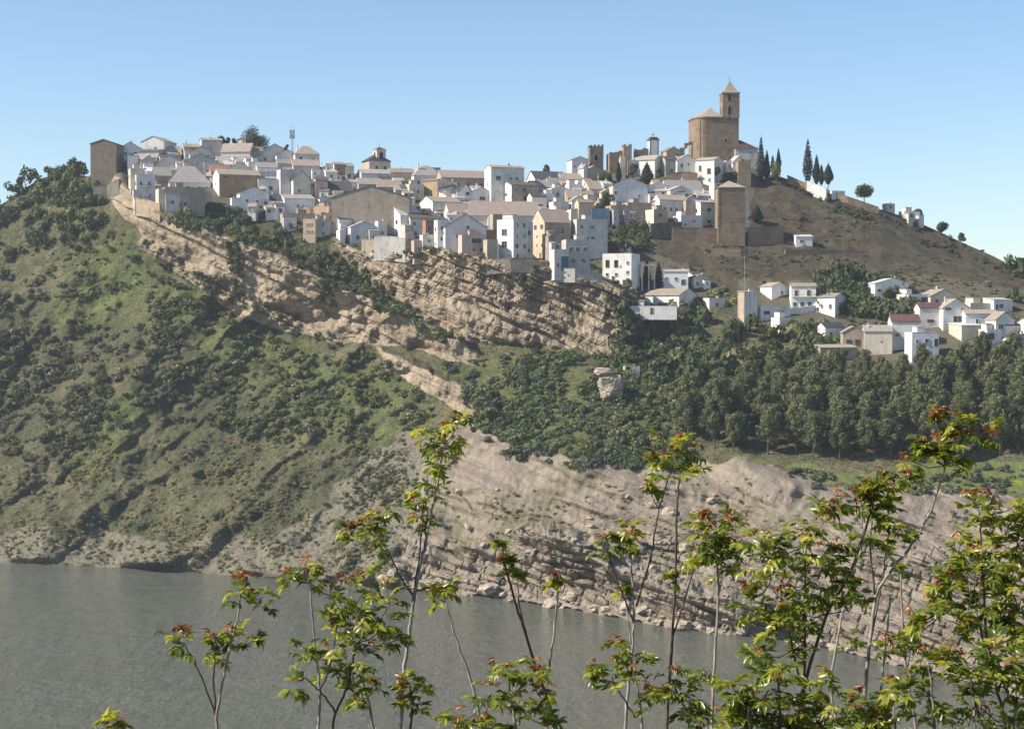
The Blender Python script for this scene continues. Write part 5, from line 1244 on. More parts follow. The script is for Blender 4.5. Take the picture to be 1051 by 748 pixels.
# small houses wedged between the larger ones: look-alikes
g_ = random.Random(21); spots_ = []
KEEP = [(385, 168, 26), (735, 140, 40), (612, 162, 14), (671, 155, 14), (518, 188, 24), (378, 215, 40), (240, 186, 26), (194, 182, 22), (265, 148, 16), (750, 215, 30), (606, 245, 30), (440, 192, 18), (294, 190, 14), (317, 234, 12),
        (553, 245, 20), (525, 245, 20), (478, 238, 22), (645, 195, 24), (225, 200, 16), (690, 212, 20), (725, 178, 20), (408, 228, 18), (300, 150, 8), (107, 165, 20), (636, 240, 34)]
TOWNP = [(132, 172), (205, 164), (310, 170), (420, 186), (560, 192), (640, 184), (700, 186), (712, 206), (668, 222), (600, 226), (560, 222), (500, 232), (430, 236), (330, 222), (240, 214), (160, 206)]
tries = 0
while len(spots_) < 122 and tries < 40000:
    tries += 1
    x_, y_ = g_.uniform(132, 712), g_.uniform(164, 238)
    if not in_poly(TOWNP, np.array([x_]), np.array([y_]))[0]: continue
    if any(abs(x_ - a) < r_ * 0.85 and abs(y_ - 6 - b_) < r_ * 0.72 for a, b_, r_ in KEEP): continue
    if any(abs(x_ - a) < 8 and abs(y_ - b_) < 5 for a, b_ in spots_): continue
    spots_.append((x_, y_))
for x_, y_ in sorted(spots_, key=lambda q: q[1]):
    w_ = g_.uniform(6, 13); side = g_.choice((0, 1.5, 3, 4)); hh = g_.uniform(5, 9)
    o = H(x_ - w_ / 2 - side, x_ - w_ / 2, x_ + w_ / 2, y_ + 4, y_ + 4 - hh, g_.choice(('gR', 'gR', 'f', 's', 't')), g_.uniform(2.0, 4.0), g_.choice(('white', 'white', 'white', 'dull', 'lav', 'cream', 'wcool', 'peach')),
      g_.choice(('grey', 'tan', 'pink', 'pink', 'pale', 'dark')), g_.choice(('1x1', '2x1', '2x1')), g_.choice(('', '1x1')), "small pale house wedged among the larger roofs of the old town", near=g_.uniform(3, 7), depth=g_.uniform(5, 7))
    o["group"] = "small houses packed between the larger ones"

# ================================================================== CHURCHES, CASTLE, WALLS
def spot(px_, yb, near=0.0):
    Y = float(ground_Y(px_, yb)) - near
    return Y, Y / FOC
def opening(root, x, y, z, w, h, rz=0, arch=True, name="window"):
    """a near-black face standing for the shade inside an opening, stone surround, round headed"""
    b = MB(); s = 0.18
    ring = [(-w / 2, 0), (w / 2, 0), (w / 2, h - w / 2 if arch else h)]
    if arch: ring += [(w / 2 * math.cos(a), h - w / 2 + w / 2 * math.sin(a)) for a in (math.pi / 4, math.pi / 2, 3 * math.pi / 4)]
    ring.append((-w / 2, h - w / 2 if arch else h))
    n_ = len(b.v); b.v += [(p[0], -0.02, p[1]) for p in ring]; b.f.append(tuple(range(n_, n_ + len(ring)))); b.m.append(1)
    out_ = [((p[0]) * (1 + 2 * s / w), p[1] + (s if p[1] > 0 else -s)) for p in ring]
    for i in range(len(ring)):
        j = (i + 1) % len(ring)
        b.poly([(out_[i][0], -0.10, out_[i][1]), (out_[j][0], -0.10, out_[j][1]), (ring[j][0], -0.10, ring[j][1]), (ring[i][0], -0.10, ring[i][1])])
        b.poly([(ring[i][0], -0.10, ring[i][1]), (ring[j][0], -0.10, ring[j][1]), (ring[j][0], -0.015, ring[j][1]), (ring[i][0], -0.015, ring[i][1])])
        b.poly([(out_[j][0], -0.10, out_[j][1]), (out_[i][0], -0.10, out_[i][1]), (out_[i][0], 0, out_[i][1]), (out_[j][0], 0, out_[j][1])])
    return b.build(name, [WALL['stonel'], M_VOID], root, (x, y, z), rz)
M_VOID = flat_mat("opening_shade", (0.012, 0.011, 0.010), 0.9, 0.05)  # near-black sheet on the solid wall, painted as the shade of a hollow

# --- the parish church: apse-like body, tower with pyramid spire, low annexe
Y, k = spot(735, 166, 2)
ch = empty("church", at(712, 166, Y), R(3))
tag(ch, "brown stone church with tall square tower and pointed spire on the summit", "church")
def P(px_, py_): return (px_ - 712) * k, (166 - py_) * k
x0 = 0.0; x1 = P(758, 0)[0]; zt = P(0, 121.5)[1]; xa = P(716.5, 0)[0]
body = MB()
cxa = P(724, 0)[0]
def body_ring(o):
    arc = [(cxa - (cxa - x0 + o) * math.sin(a_), 6.8 - (8.0 + o) * math.cos(a_)) for a_ in np.linspace(math.pi / 2, 0.0, 8)]
    return arc + [(x1 + o * 0.3, -1.2 - o), (x1 + o * 0.3, 15 + o), (x0 - o, 15 + o)]
body.prism(body_ring(0), -8, zt); body.build("wall", WALL['stone'], ch)
b = MB(); b.prism(body_ring(0.45), zt + 0.002, zt + 0.45); b.build("cornice", WALL['stonel'], ch)
b = MB(); ap = (P(731, 0)[0], 6.5, P(0, 111.5)[1] + 1.2)
rr_ = body_ring(0.55); lim = P(741, 0)[0] - 0.05
b.cone([(min(q[0], lim), q[1]) for q in rr_], zt + 0.46, ap); b.build("roof", TILE['tan'], ch)
a_ = 0.62; b = MB(); px__, py__ = cxa - (cxa - x0) * math.sin(a_), 6.8 - 8.0 * math.cos(a_)
b.prism([(px__ - 0.75, py__ - 0.35), (px__ + 0.5, py__ - 0.8), (px__ + 1.0, py__ + 0.6), (px__ - 0.4, py__ + 1.0)], -8, zt - 0.8); b.build("buttress_pier", WALL['stonel'], ch)
opening(ch, P(744.5, 0)[0], -1.21, P(0, 146)[1], 1.0, 1.4, arch=False)
opening(ch, P(748, 0)[0], -1.21, P(0, 155)[1], 0.6, 1.0, arch=False)
# tower
tx0, tx1 = P(741, 0)[0], P(758.6, 0)[0]; tw = tx1 - tx0; ty0 = -1.32; ttop = P(0, 96.6)[1]
tb = MB(); tb.box(tx0, tx1, ty0, ty0 + tw, zt + 0.46, ttop)
tw_o = tb.build("tower", WALL['stone'], ch)
b = MB(); q = 0.35; b.box(tx0 - q, tx1 + q, ty0 - q, ty0 + tw + q, ttop + 0.002, ttop + 0.55); b.box(tx0 - 0.15, tx1 + 0.15, ty0 - 0.15, ty0 + tw + 0.15, zt + 0.9, zt + 1.3)
b.build("string_course", WALL['stonel'], tw_o)
b = MB(); c0 = ((tx0 + tx1) / 2, ty0 + tw / 2); s1 = tw * 0.5 + 0.1; z0_ = ttop + 0.56; ztip = P(0, 82.3)[1]
sq = lambda s: [(c0[0] - s, c0[1] - s), (c0[0] + s, c0[1] - s), (c0[0] + s, c0[1] + s), (c0[0] - s, c0[1] + s)]
b.prism(sq(s1), z0_, z0_ + 0.9, top=sq(s1 * 0.72)); b.prism(sq(s1 * 0.72), z0_ + 0.9, z0_ + 2.6, top=sq(s1 * 0.46)); b.cone(sq(s1 * 0.46), z0_ + 2.6, (c0[0], c0[1], ztip)); b.build("spire", TILE['tan'], tw_o)
b = MB(); b.tube([(c0[0], c0[1], ztip - 0.3), (c0[0], c0[1], ztip + 1.6)], 0.07, 5); b.box(c0[0] - 0.4, c0[0] + 0.4, c0[1] - 0.05, c0[1] + 0.05, ztip + 0.9, ztip + 1.02); b.build("cross", M_IRON, tw_o)
for (z_b, h_) in ((P(0, 104.5)[1], 3.4), (P(0, 123)[1] + 0.0, 6.2)):
    o_ = opening(ch, P(748.3, 0)[0], ty0 - 0.01, z_b, 1.35, h_); o_.parent = tw_o
    o_ = opening(ch, tx0 - 0.01, ty0 + tw / 2, z_b, 1.35, h_, -math.pi / 2); o_.parent = tw_o
# flying buttress on the left
b = MB(); fx = P(706.5, 0)[0]
b.box(P(699, 0)[0], P(704, 0)[0], 4.0, 6.5, -6, P(0, 151)[1]); b.box(P(704, 0)[0] - 0.01, P(706.8, 0)[0], 4.2, 6.2, P(0, 151)[1] - 0.1, P(0, 146)[1])
for i in range(8):
    a0, a1 = math.pi * (1 - i / 8 * 0.5), math.pi * (1 - (i + 1) / 8 * 0.5); r0 = x0 - P(704, 0)[0]; zc_ = P(0, 155)[1]
    p0 = (x0 + r0 * math.cos(a0), zc_ + r0 * 0.95 * math.sin(a0)); p1 = (x0 + r0 * math.cos(a1), zc_ + r0 * 0.95 * math.sin(a1))
    b.hexa([(p0[0], 4.4, p0[1]), (p1[0], 4.4, p1[1]), (p1[0], 6, p1[1]), (p0[0], 6, p0[1]), (p0[0], 4.4, p0[1] + 1.3), (p1[0], 4.4, p1[1] + 1.3), (p1[0], 6, p1[1] + 1.3), (p0[0], 6, p0[1] + 1.3)])
b.build("flying_buttress", WALL['stone'], ch)
# annexe on the right: pale wall, dark red lean-to roof
b = MB(); ax0, ax1 = x1 - 2.0, P(777, 0)[0]; az = P(0, 153)[1]
b.box(ax0, ax1, -3.0, 7, -8, az); an = b.build("annexe", WALL['pgrey'], ch)
b = MB(); zr_ = P(0, 144.5)[1] + 0.4; o = 0.4
b.hexa([(ax0 - o, -3 - o, az + .003), (ax1 + o, -3 - o, az + .003), (ax1 + o, 7 + o, az + .003), (ax0 - o, 7 + o, az + .003), (x1, 1.0, zr_), (x1 + 1.0, 1.0, zr_), (x1 + 1.0, 3.0, zr_), (x1, 3.0, zr_)])
b.build("annexe_roof", TILE['dred'], an)
windows_on(an, 'R', 1, 1, [(ax0 + 2.4, 0, 0.01, 0.01)], 1) if False else None
link("window", window_mesh(0.8, 0.8, 'w'), an, (P(769, 0)[0], -3.03, P(0, 158)[1]))

# --- the church with the white belfry, left of the middle
Y, k = spot(385, 181, 1)
bc = empty("belfry_church", at(379, 181, Y), R(28))
tag(bc, "small pink and cream church with dark hipped roof and belfry on the skyline", "church")
Lr, Ll = 21 * k / math.cos(R(28)), 9 * k / math.sin(R(28)); h = (181 - 165) * k
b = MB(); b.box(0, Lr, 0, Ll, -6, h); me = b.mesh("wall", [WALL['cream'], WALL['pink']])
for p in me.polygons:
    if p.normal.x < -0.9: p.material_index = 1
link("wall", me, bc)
b = MB(); o = 0.5; zr_ = h + 7.0 * k + Ll / 2 * 0.1
b.hexa([(-o, -o, h + .003), (Lr + o, -o, h + .003), (Lr + o, Ll + o, h + .003), (-o, Ll + o, h + .003), (Lr * .45, Ll * .45, zr_), (Lr * .55, Ll * .45, zr_), (Lr * .55, Ll * .55, zr_), (Lr * .45, Ll * .55, zr_)]); b.build("roof", TILE['slate'], bc)
s = 4.6; bx_, by_ = Lr * 0.62, Ll * 0.42; zb = h + 0.6; zt_ = (181 - 155.5) * k + 0.8
b = MB(); b.box(bx_ - s / 2, bx_ + s / 2, by_ - s / 2, by_ + s / 2, zb, zt_); bt = b.build("belfry", WALL['cream'], bc)
b = MB(); b.box(bx_ - s / 2 - .3, bx_ + s / 2 + .3, by_ - s / 2 - .3, by_ + s / 2 + .3, zt_ + .002, zt_ + .3); b.build("cornice", WALL['white'], bt)
b = MB(); b.cone([(bx_ - s / 2 - .4, by_ - s / 2 - .4), (bx_ + s / 2 + .4, by_ - s / 2 - .4), (bx_ + s / 2 + .4, by_ + s / 2 + .4), (bx_ - s / 2 - .4, by_ + s / 2 + .4)], zt_ + .31, (bx_, by_, zt_ + 1.9)); b.build("belfry_roof", TILE['slate'], bt)
b = MB(); b.tube([(bx_, by_, zt_ + 1.7), (bx_, by_, zt_ + 3.4)], 0.06, 5); b.build("finial", M_IRON, bt)
for (xx, yy, rz) in ((bx_, by_ - s / 2 - 0.01, 0), (bx_ - s / 2 - 0.01, by_, -math.pi / 2)):
    o_ = opening(bc, xx, yy, zt_ - 4.2, 1.5, 3.4, rz); o_.parent = bt
link("window", window_mesh(1.0, 1.2, 'b'), bc, (Lr * 0.75, -0.03, h * 0.5)); link("window", window_mesh(1.0, 1.2, 'b'), bc, (Lr * 0.35, -0.03, h * 0.5))

# --- castle ruins
def crenels(b, x0, x1, y0, y1, z, n_, h=1.1):
    w_ = (x1 - x0) / (2 * n_ - 1)
    for i in range(n_): 
        b.box(x0 + 2 * i * w_, x0 + (2 * i + 1) * w_, y0, y0 + 0.6, z, z + h * random.uniform(0.8, 1.2)); b.box(x0 + 2 * i * w_, x0 + (2 * i + 1) * w_, y1 - 0.6, y1, z, z + h)
def keep(px0, px1, yb, yt, label, n_=3, wall='stoned', name="castle_tower", win=True, near=0.0, cren=True, depth=None, yaw=6):
    Y, k = spot((px0 + px1) / 2, yb, near); w_ = (px1 - px0) * k; h = (yb - yt) * k
    r = empty(name, at(px0, yb, Y), R(yaw)); tag(r, label, "ruin" if 'ruin' in label else "tower")
    d = depth or w_
    b = MB(); b.prism([(0, 0), (w_, 0), (w_, d), (0, d)], -6, h - 1.0); b.build("wall", WALL[wall], r)
    if cren: c_ = MB(); crenels(c_, 0, w_, 0, d, h - 0.999, n_); c_.build("battlement", WALL[wall], r)
    else:
        c_ = MB(); x = 0.0; g = random.Random(int(px0))
        while x < w_ - 0.05:
            q = min(g.uniform(0.6, 1.5), w_ - x); c_.box(x, x + q, 0, 0.9, h - 0.999, h - 0.999 + g.uniform(0.1, 1.1)); x += q
        c_.build("broken_top", WALL[wall], r)
    if win: opening(r, w_ * 0.45, -0.01, h * 0.42, 1.7, 2.6)
    return r
keep(605.5, 619.5, 176, 149, "dark crenellated castle tower with one arched opening", 4)
keep(625.5, 640, 178, 155, "roofless brown castle ruin block behind a slim cypress", 1, 'stone', "castle_ruin", False, cren=False, depth=9)
keep(640, 648.5, 178, 148.5, "slim ruin pier with pointed stumps beside the brown ruin block", 2, 'stonel', "castle_ruin", False, depth=5)
keep(651, 666, 172, 152, "brown ruin wall panel left of the white lookout tower", 1, 'stone', "castle_ruin", False, cren=False, depth=2)
keep(636.5, 642, 180, 160, "whitewashed stub of castle ruin in front of the slim pier", 1, 'cream', "castle_ruin", False, near=4, cren=False, depth=3)
keep(645, 653, 178, 163, "cream patch of castle ruin wall left of the white gable hall", 1, 'cream', "castle_ruin", False, near=4, cren=False, depth=3)
# white lookout tower with dark cornice
Y, k = spot(670, 168, 0); w_ = 8.6 * k; h = (168 - 144) * k
r = empty("lookout_tower", at(667.3, 168, Y), R(12)); tag(r, "white square lookout tower with dark cap on the castle hill", "tower")
b = MB(); b.box(0, w_, 0, w_, -5, h); b.build("wall", WALL['white'], r)
b = MB()
for x in (0, w_): b.box(x - 0.3, x + 0.3, -0.12, 0.3, -1, h - 0.02)
b.build("corner_pilaster", WALL['grey'], r)
b = MB(); b.box(-0.5, w_ + 0.5, -0.5, w_ + 0.5, h + 0.002, h + 0.7); b.box(0.2, w_ - 0.2, 0.2, w_ - 0.2, h + 0.701, h + 1.5); b.build("cap", WALL['stoned'], r)
b = MB(); b.tube([(w_ / 2, w_ / 2, h + 1.4), (w_ / 2, w_ / 2, h + 3.6)], 0.07, 5); b.box(w_ / 2 - 0.5, w_ / 2 + 0.5, w_ / 2 - 0.05, w_ / 2 + 0.05, h + 2.6, h + 3.0); b.build("weather_vane", M_IRON, r)
# brown rubble stump below the annexe and the great buttress block
keep(757.5, 771, 190, 163.5, "broken rubble stump of old wall below the church annexe", 1, 'stonel', "castle_ruin", False, cren=False, near=2, depth=6)
Y, k = spot(750, 250, 2); w_ = 28 * k; h = (250 - 192.5) * k
r = empty("stone_tower", at(737, 250, Y), R(2)); tag(r, "tall brown masonry block with low tiled roof standing below the church", "tower")
b = MB(); b.prism([(0, 0), (w_, 0), (w_, 9), (0, 9)], -8, h * 0.32, top=[(0.05, 0.15), (w_ - .05, 0.15), (w_ - .05, 9), (.05, 9)])
b.prism([(0.1, 0.2), (w_ - .1, 0.2), (w_ - .1, 9), (.1, 9)], h * 0.32 + 0.002, h); b.build("wall", WALL['stone'], r)
b = MB()
for i in range(1, 12): b.box(0.1, w_ - 0.1, 0.14, 0.22, h * (0.34 + i * 0.055), h * (0.34 + i * 0.055) + 0.07)
b.build("masonry_course", WALL['stonel'], r)
b = MB(); b.box(-0.25, 0.55, 0.05, 0.9, -4, h - 0.1); b.build("corner_quoin", WALL['stonel'], r)
b = MB(); b.box(w_ + 0.02, w_ + 1.2, 1.0, 7, h * 0.28, h * 0.84); b.build("side_pier", WALL['wcool'], r)
b = MB(); o = 0.4; b.cone([(-o, -o + .2), (w_ + o, -o + .2), (w_ + o, 9 + o), (-o, 9 + o)], h + .002, (w_ * 0.45, 5, h + 3.2)); b.build("roof", TILE['tan'], r)

# --- retaining walls, rubble walls: each a run of masonry following the slope
def wall_run(name, label, pts, hpx, wall, thick=0.9, cat="wall", near=0.0, coping=True):
    P_ = []
    for px_, py_ in pts:
        Y = float(ground_Y(px_, py_)) - near; P_.append((at(px_, py_, Y), hpx * Y / FOC))
    o0 = P_[0][0]; r = empty(name, o0); tag(r, label, cat)
    b, c_ = MB(), MB()
    for (a, ha), (d, hd) in zip(P_, P_[1:]):
        a, d = a - o0, d - o0; n_ = Vector((-(d - a).y, (d - a).x, 0)).normalized() * thick
        q = [a, d, d + n_, a + n_]
        b.hexa([(v.x, v.y, v.z - 2.2) for v in q] + [(a.x, a.y, a.z + ha), (d.x, d.y, d.z + hd), (d.x + n_.x, d.y + n_.y, d.z + hd), (a.x + n_.x, a.y + n_.y, a.z + ha)])
        if coping:
            n2 = n_ * 0.12
            q = [a - n2, d - n2, d + n_ + n2, a + n_ + n2]; z_ = [ha, hd, hd, ha]
            c_.hexa([(v.x, v.y, v.z * 0 + (a.z if i in (0, 3) else d.z) + z_[i] + .003) for i, v in enumerate(q)] + [(v.x, v.y, (a.z if i in (0, 3) else d.z) + z_[i] + 0.2) for i, v in enumerate(q)])
    b.build("masonry", WALL[wall], r)
    if coping: c_.build("coping", WALL[wall], r)
    return r
wall_run("retaining_wall", "grey stone base wall under the white stepped houses", [(384, 262), (400, 262), (416, 264)], 19, 'grey', near=0.8)
wall_run("retaining_wall", "brown base wall left of the grey stone one", [(371, 258), (385, 258)], 12, 'brown', near=0.8)
wall_run("retaining_wall", "dark stone wall curving under the tall block on the cliff", [(500, 276), (524, 274), (545, 274), (562, 282)], 9, 'stoned', near=0.8)
wall_run("retaining_wall", "concrete road wall below the four storey grey block", [(566, 284), (590, 284), (618, 290)], 8, 'grey', near=0.8)
wall_run("retaining_wall", "long brown terrace wall left of the tall masonry block", [(690, 246), (714, 246), (737, 247)], 12, 'stone', near=1)
wall_run("retaining_wall", "low brown terrace wall below the tall masonry block", [(730, 262), (760, 263), (768, 263)], 8, 'stone', near=1)
wall_run("retaining_wall", "brown terrace wall right of the tall masonry block", [(768, 252), (790, 251), (804, 250)], 18, 'stone', near=0)
wall_run("retaining_wall", "long low wall along the foot of the bare slope", [(806, 262), (835, 261), (862, 262), (886, 263)], 5, 'stone', near=0)
wall_run("retaining_wall", "brown shaded wall below the white houses with cream front", [(668, 244), (684, 243), (700, 242)], 14, 'stoned', near=1)
wall_run("retaining_wall", "brown terrace wall under the white gabled house by the church", [(684, 188), (700, 187), (716, 188)], 10, 'stone', near=1)
wall_run("cemetery_wall", "long brown cemetery wall descending along the ridge", [(808, 186), (826, 194), (845, 200), (870, 208), (902, 219)], 6, 'stone', near=0.8)
wall_run("cemetery_wall", "pale cemetery terrace wall at the foot of the cypresses", [(828, 194), (838, 198), (848, 202)], 8, 'lav', near=4)
wall_run("garden_wall", "white wall running down from the bluish house on the terrace", [(700, 280), (712, 288), (722, 294)], 4, 'white', 0.5)
wall_run("garden_wall", "white forecourt wall before the house with long balcony", [(806, 322), (822, 321), (840, 318), (858, 318)], 5, 'white', 0.5, near=0.8)
wall_run("cliff_wall", "stone wall supporting the houses above the left cliff", [(138, 216), (152, 218), (164, 222)], 12, 'stonel', near=1)
wall_run("cliff_wall", "dark wall below the large brown building at the left end", [(96, 204), (110, 202), (122, 196)], 12, 'stoned', near=1)

# --- white pergola with round arches
Y, k = spot(665, 296, 2); w_ = 14 * k; h = (296 - 271) * k
r = empty("pergola", at(658.5, 296, Y), R(8)); tag(r, "white arched pergola between the dark cypresses", "pergola")
for x in (0, w_ * 0.5, w_ - 0.4):
    b = MB(); b.box(x, x + 0.45, 0, 0.45, -3, h - 0.6); b.build("pillar", WALL['white'], r)
b = MB(); b.box(-0.3, w_ + 0.3, -0.2, 3.2, h - 0.6 + .002, h); b.build("beam", WALL['white'], r)
for xa_, xb_ in ((0.45, w_ * 0.5), (w_ * 0.5 + 0.45, w_ - 0.4)):
    b = MB(); n_ = 8; rr = (xb_ - xa_) / 2; xc = (xa_ + xb_) / 2; zc_ = h - 0.6 - rr * 0.8
    for i in range(n_):
        a0, a1 = math.pi * i / n_, math.pi * (i + 1) / n_
        q = [(xc + rr * math.cos(a1), zc_ + rr * .8 * math.sin(a1)), (xc + rr * math.cos(a0), zc_ + rr * .8 * math.sin(a0))]
        b.hexa([(q[0][0], .05, q[0][1]), (q[1][0], .05, q[1][1]), (q[1][0], .4, q[1][1]), (q[0][0], .4, q[0][1]), (q[0][0], .05, h - 0.61), (q[1][0], .05, h - 0.61), (q[1][0], .4, h - 0.61), (q[0][0], .4, h - 0.61)])
    b.build("arch", WALL['white'], r)

# --- antenna mast, dishes, poles
Y, k = spot(300, 166, 0); h = (166 - 127) * k
r = empty("antenna_mast", at(300, 166, Y)); tag(r, "lattice antenna mast with panels on the left skyline", "antenna mast")
b = MB()
for a in range(3):
    c_, s_a = 0.7 * math.cos(a * 2.094), 0.7 * math.sin(a * 2.094); b.tube([(c_, s_a, -2), (c_ * .5, s_a * .5, h * 0.72)], 0.09, 5)
for i in range(9):
    z = h * 0.08 * i; q = 0.7 - 0.35 * i / 9
    for a in range(3):
        a2 = (a + 1) % 3; b.tube([(q * math.cos(a * 2.094), q * math.sin(a * 2.094), z), (q * math.cos(a2 * 2.094), q * math.sin(a2 * 2.094), z + h * .08)], 0.05, 4)
b.build("lattice", M_METAL, r)
b = MB()
for a in range(6):
    x, y = 1.0 * math.cos(a * 1.047), 1.0 * math.sin(a * 1.047)
    for z in (h * 0.60, h * 0.72): b.box(x - 0.22, x + 0.22, y - 0.12, y + 0.12, z, z + 1.9)
b.build("antenna_panel", M_METAL, r)
b = MB()
for x, t_ in ((-0.7, h), (0.5, h * 0.97), (0, h * 0.9)): b.tube([(x, 0, h * 0.62), (x * 1.3, 0, t_)], 0.06, 4)
b.build("whip_antenna", M_METAL, r)
def dish(px_, py_, rpx, label, near):
    Y, k = spot(px_, py_ + 10, near); rr = rpx * k
    r = empty("satellite_dish", at(px_, py_, Y), R(25)); tag(r, label, "satellite dish")
    b = MB(); n_ = 16; rows_ = []
    for j in range(5):
        f = j / 4; rows_.append([(f * rr * math.cos(2 * math.pi * i / n_), -0.28 * rr * f * f, f * rr * math.sin(2 * math.pi * i / n_)) for i in range(n_)])
    for j in range(4):
        for i in range(n_):
            i2 = (i + 1) % n_; b.poly([rows_[j][i], rows_[j + 1][i], rows_[j + 1][i2], rows_[j][i2]] if j else [rows_[1][i], rows_[1][i2], (0, 0, 0)])
    o_ = b.build("bowl", M_DISH, r); o_.rotation_euler = (R(-35), 0, R(-25))
    md = o_.modifiers.new("thick", 'SOLIDIFY'); md.thickness = 0.06
    b = MB(); b.tube([(0, 0.1, 0), (0, 0.4, -rr * 0.5), (0, 0.4, -3.5)], 0.08, 5); b.tube([(0, 0, -rr * .6), (0, -rr * 0.9, 0.2 * rr)], 0.04, 4); b.build("mount", M_METAL, r)
dish(377, 194, 3.2, "large white satellite dish on top of the huge brown wall", 2)
dish(237, 164, 2.6, "white satellite dish on the roofs left of centre", 2)
dish(423, 192, 1.6, "small white dish beside the cream house with two tall windows", 2)
Y, k = spot(764, 328, 6)
b = MB(); b.tube([(0, 0, -2), (0, 0, (328 - 262) * k)], [0.16, 0.1], 6)
r = empty("utility_pole", at(764, 328, Y)); tag(r, "tall thin utility pole in front of the pale tower house", "utility pole")
b.build("pole", M_METAL, r)
b = MB(); b.box(-1.1, 1.1, -0.06, 0.06, (328 - 264) * k, (328 - 264) * k + 0.14); b.build("crossarm", M_METAL, r)

# --- overhanging boulder with a bright cap, and the hut remains beside it
def rock_mesh(name, seed, s, amp=0.35, sub=4, mat=None):
    bm = bmesh.new(); bmesh.ops.create_icosphere(bm, subdivisions=sub, radius=1)
    co = np.array([v.co[:] for v in bm.verts])
    n1 = noise3(co[:, 0] * 1.1 + seed, co[:, 1] * 1.1, co[:, 2] * 1.1); n2 = np.abs(noise3(co[:, 0] * 2.6 + seed, co[:, 1] * 2.6, co[:, 2] * 4))
    blocky = np.max(np.abs(co), 1); f = (1 + amp * n1 - amp * 0.5 * n2) / (0.45 + 0.55 * blocky)
    bed = 0.012 * np.sign(np.sin(co[:, 2] * 9 + co[:, 0] * 2 + seed)); f = f * (1 + bed * 0.6)
    for v, q in zip(bm.verts, co * f[:, None] * np.array(s)): v.co = q
    me = bpy.data.meshes.new(name); bm.to_mesh(me); bm.free(); me.materials.append(mat or M_ROCK); return me
m, t, b = new_mat("boulder_stone")
pos = nd(t, "ShaderNodeNewGeometry").outputs["Position"]
n1 = noise_n(t, pos, 0.5, 6, 0.65); n2 = noise_n(t, mapping(t, pos, (0.3, 0.3, 2.0), (0, 0.4, 0)), 0.8, 5, 0.7)
c = mix(t, ramp(t, n1, [(0.35, (0, 0, 0)), (0.65, (1, 1, 1))]), (0.27, 0.21, 0.15), (0.46, 0.38, 0.29))
c = mix(t, ramp(t, n2, [(0.34, (1, 1, 1)), (0.48, (0, 0, 0))]), c, (0.14, 0.11, 0.08))
t.links.new(c, b.inputs["Base Color"]); b.inputs["Roughness"].default_value = 0.95; bump(t, b, n2, 0.7, 0.5)
M_ROCK = m
Y, k = spot(626, 412, 1)
r = empty("boulder", at(624, 408, Y)); tag(r, "big pale boulder with a lighter flat block on top above the thicket", "boulder")
o_ = link("base_block", rock_mesh("base_block", 3, (13 * k, 4.5, 15 * k)), r, (1.0, 0, 11 * k))
o_ = link("cap_block", rock_mesh("cap_block", 8, (9.5 * k, 3.2, 4.2 * k), 0.2), r, (-5.0 * k, -1.2, 27 * k))
Y, k = spot(648, 388, 1)
r = empty("hut_ruin", at(641, 387, Y), R(5)); tag(r, "roofless remains of a small pale hut right of the boulder", "ruin")
b = MB(); b.box(0, 7 * k, 0, 0.3, -2, 12 * k); b.box(0, 0.3, 0.3, 3, -2, 11 * k); b.build("wall", WALL['cream'], r)
b = MB(); b.box(9 * k, 16 * k, 0.5, 0.8, -2, 11 * k); b.box(16 * k - 0.3, 16 * k, 0.8, 3, -2, 9 * k); b.build("wall", WALL['cream'], r)
opening(r, 3.6 * k, -0.01, 8 * k, 1.3, 0.9, arch=False)
Y, k = spot(679, 360, 2)
r = empty("shrine", at(676, 360, Y)); tag(r, "tiny white wayside shrine on the shaded bank below the villa", "shrine")
b = MB(); b.box(0, 5 * k, 0, 1.2, -2, 5 * k); b.build("wall", WALL['dull'], r)
b = MB(); b.cone([(-.2, -.2), (5 * k + .2, -.2), (5 * k + .2, 1.4), (-.2, 1.4)], 5 * k + .002, (2.5 * k, .6, 8 * k)); b.build("roof", TILE['pale'], r)

# --- boulders fallen along the shore and on the pale slabs
ROCKS = [rock_mesh("rock", 20 + i, (1, 0.9, 0.62), 0.4, 3) for i in range(6)]
g = np.random.default_rng(5)
for i in range(120):
    if i < 80: px_ = g.uniform(395, 900); py_ = float(np.interp(px_, *zip(*SHORE))) - g.uniform(-2, 16) ** 1.0
    else:
        px_ = g.uniform(430, 760); py_ = g.uniform(500, 600)
    p = ground(px_, py_); s = float(g.uniform(0.7, 1.0) * g.choice([0.9, 1.4, 2.0, 3.0], p=[.4, .3, .2, .1]))
    o_ = link("rock", ROCKS[i % 6], None, (p[0], p[1] - 0.2 * s, p[2] + 0.1 * s)); o_.scale = (s, s, s * g.uniform(0.7, 1.1)); o_.rotation_euler = (g.uniform(-.3, .3), g.uniform(0, .5), g.uniform(0, 6.28))
    tag(o_, "pale fallen block at the rocky waterline" if i < 80 else "pale loose block lying on the bare rock slabs", "rock", "blocks along the shore" if i < 80 else "blocks on the slabs")

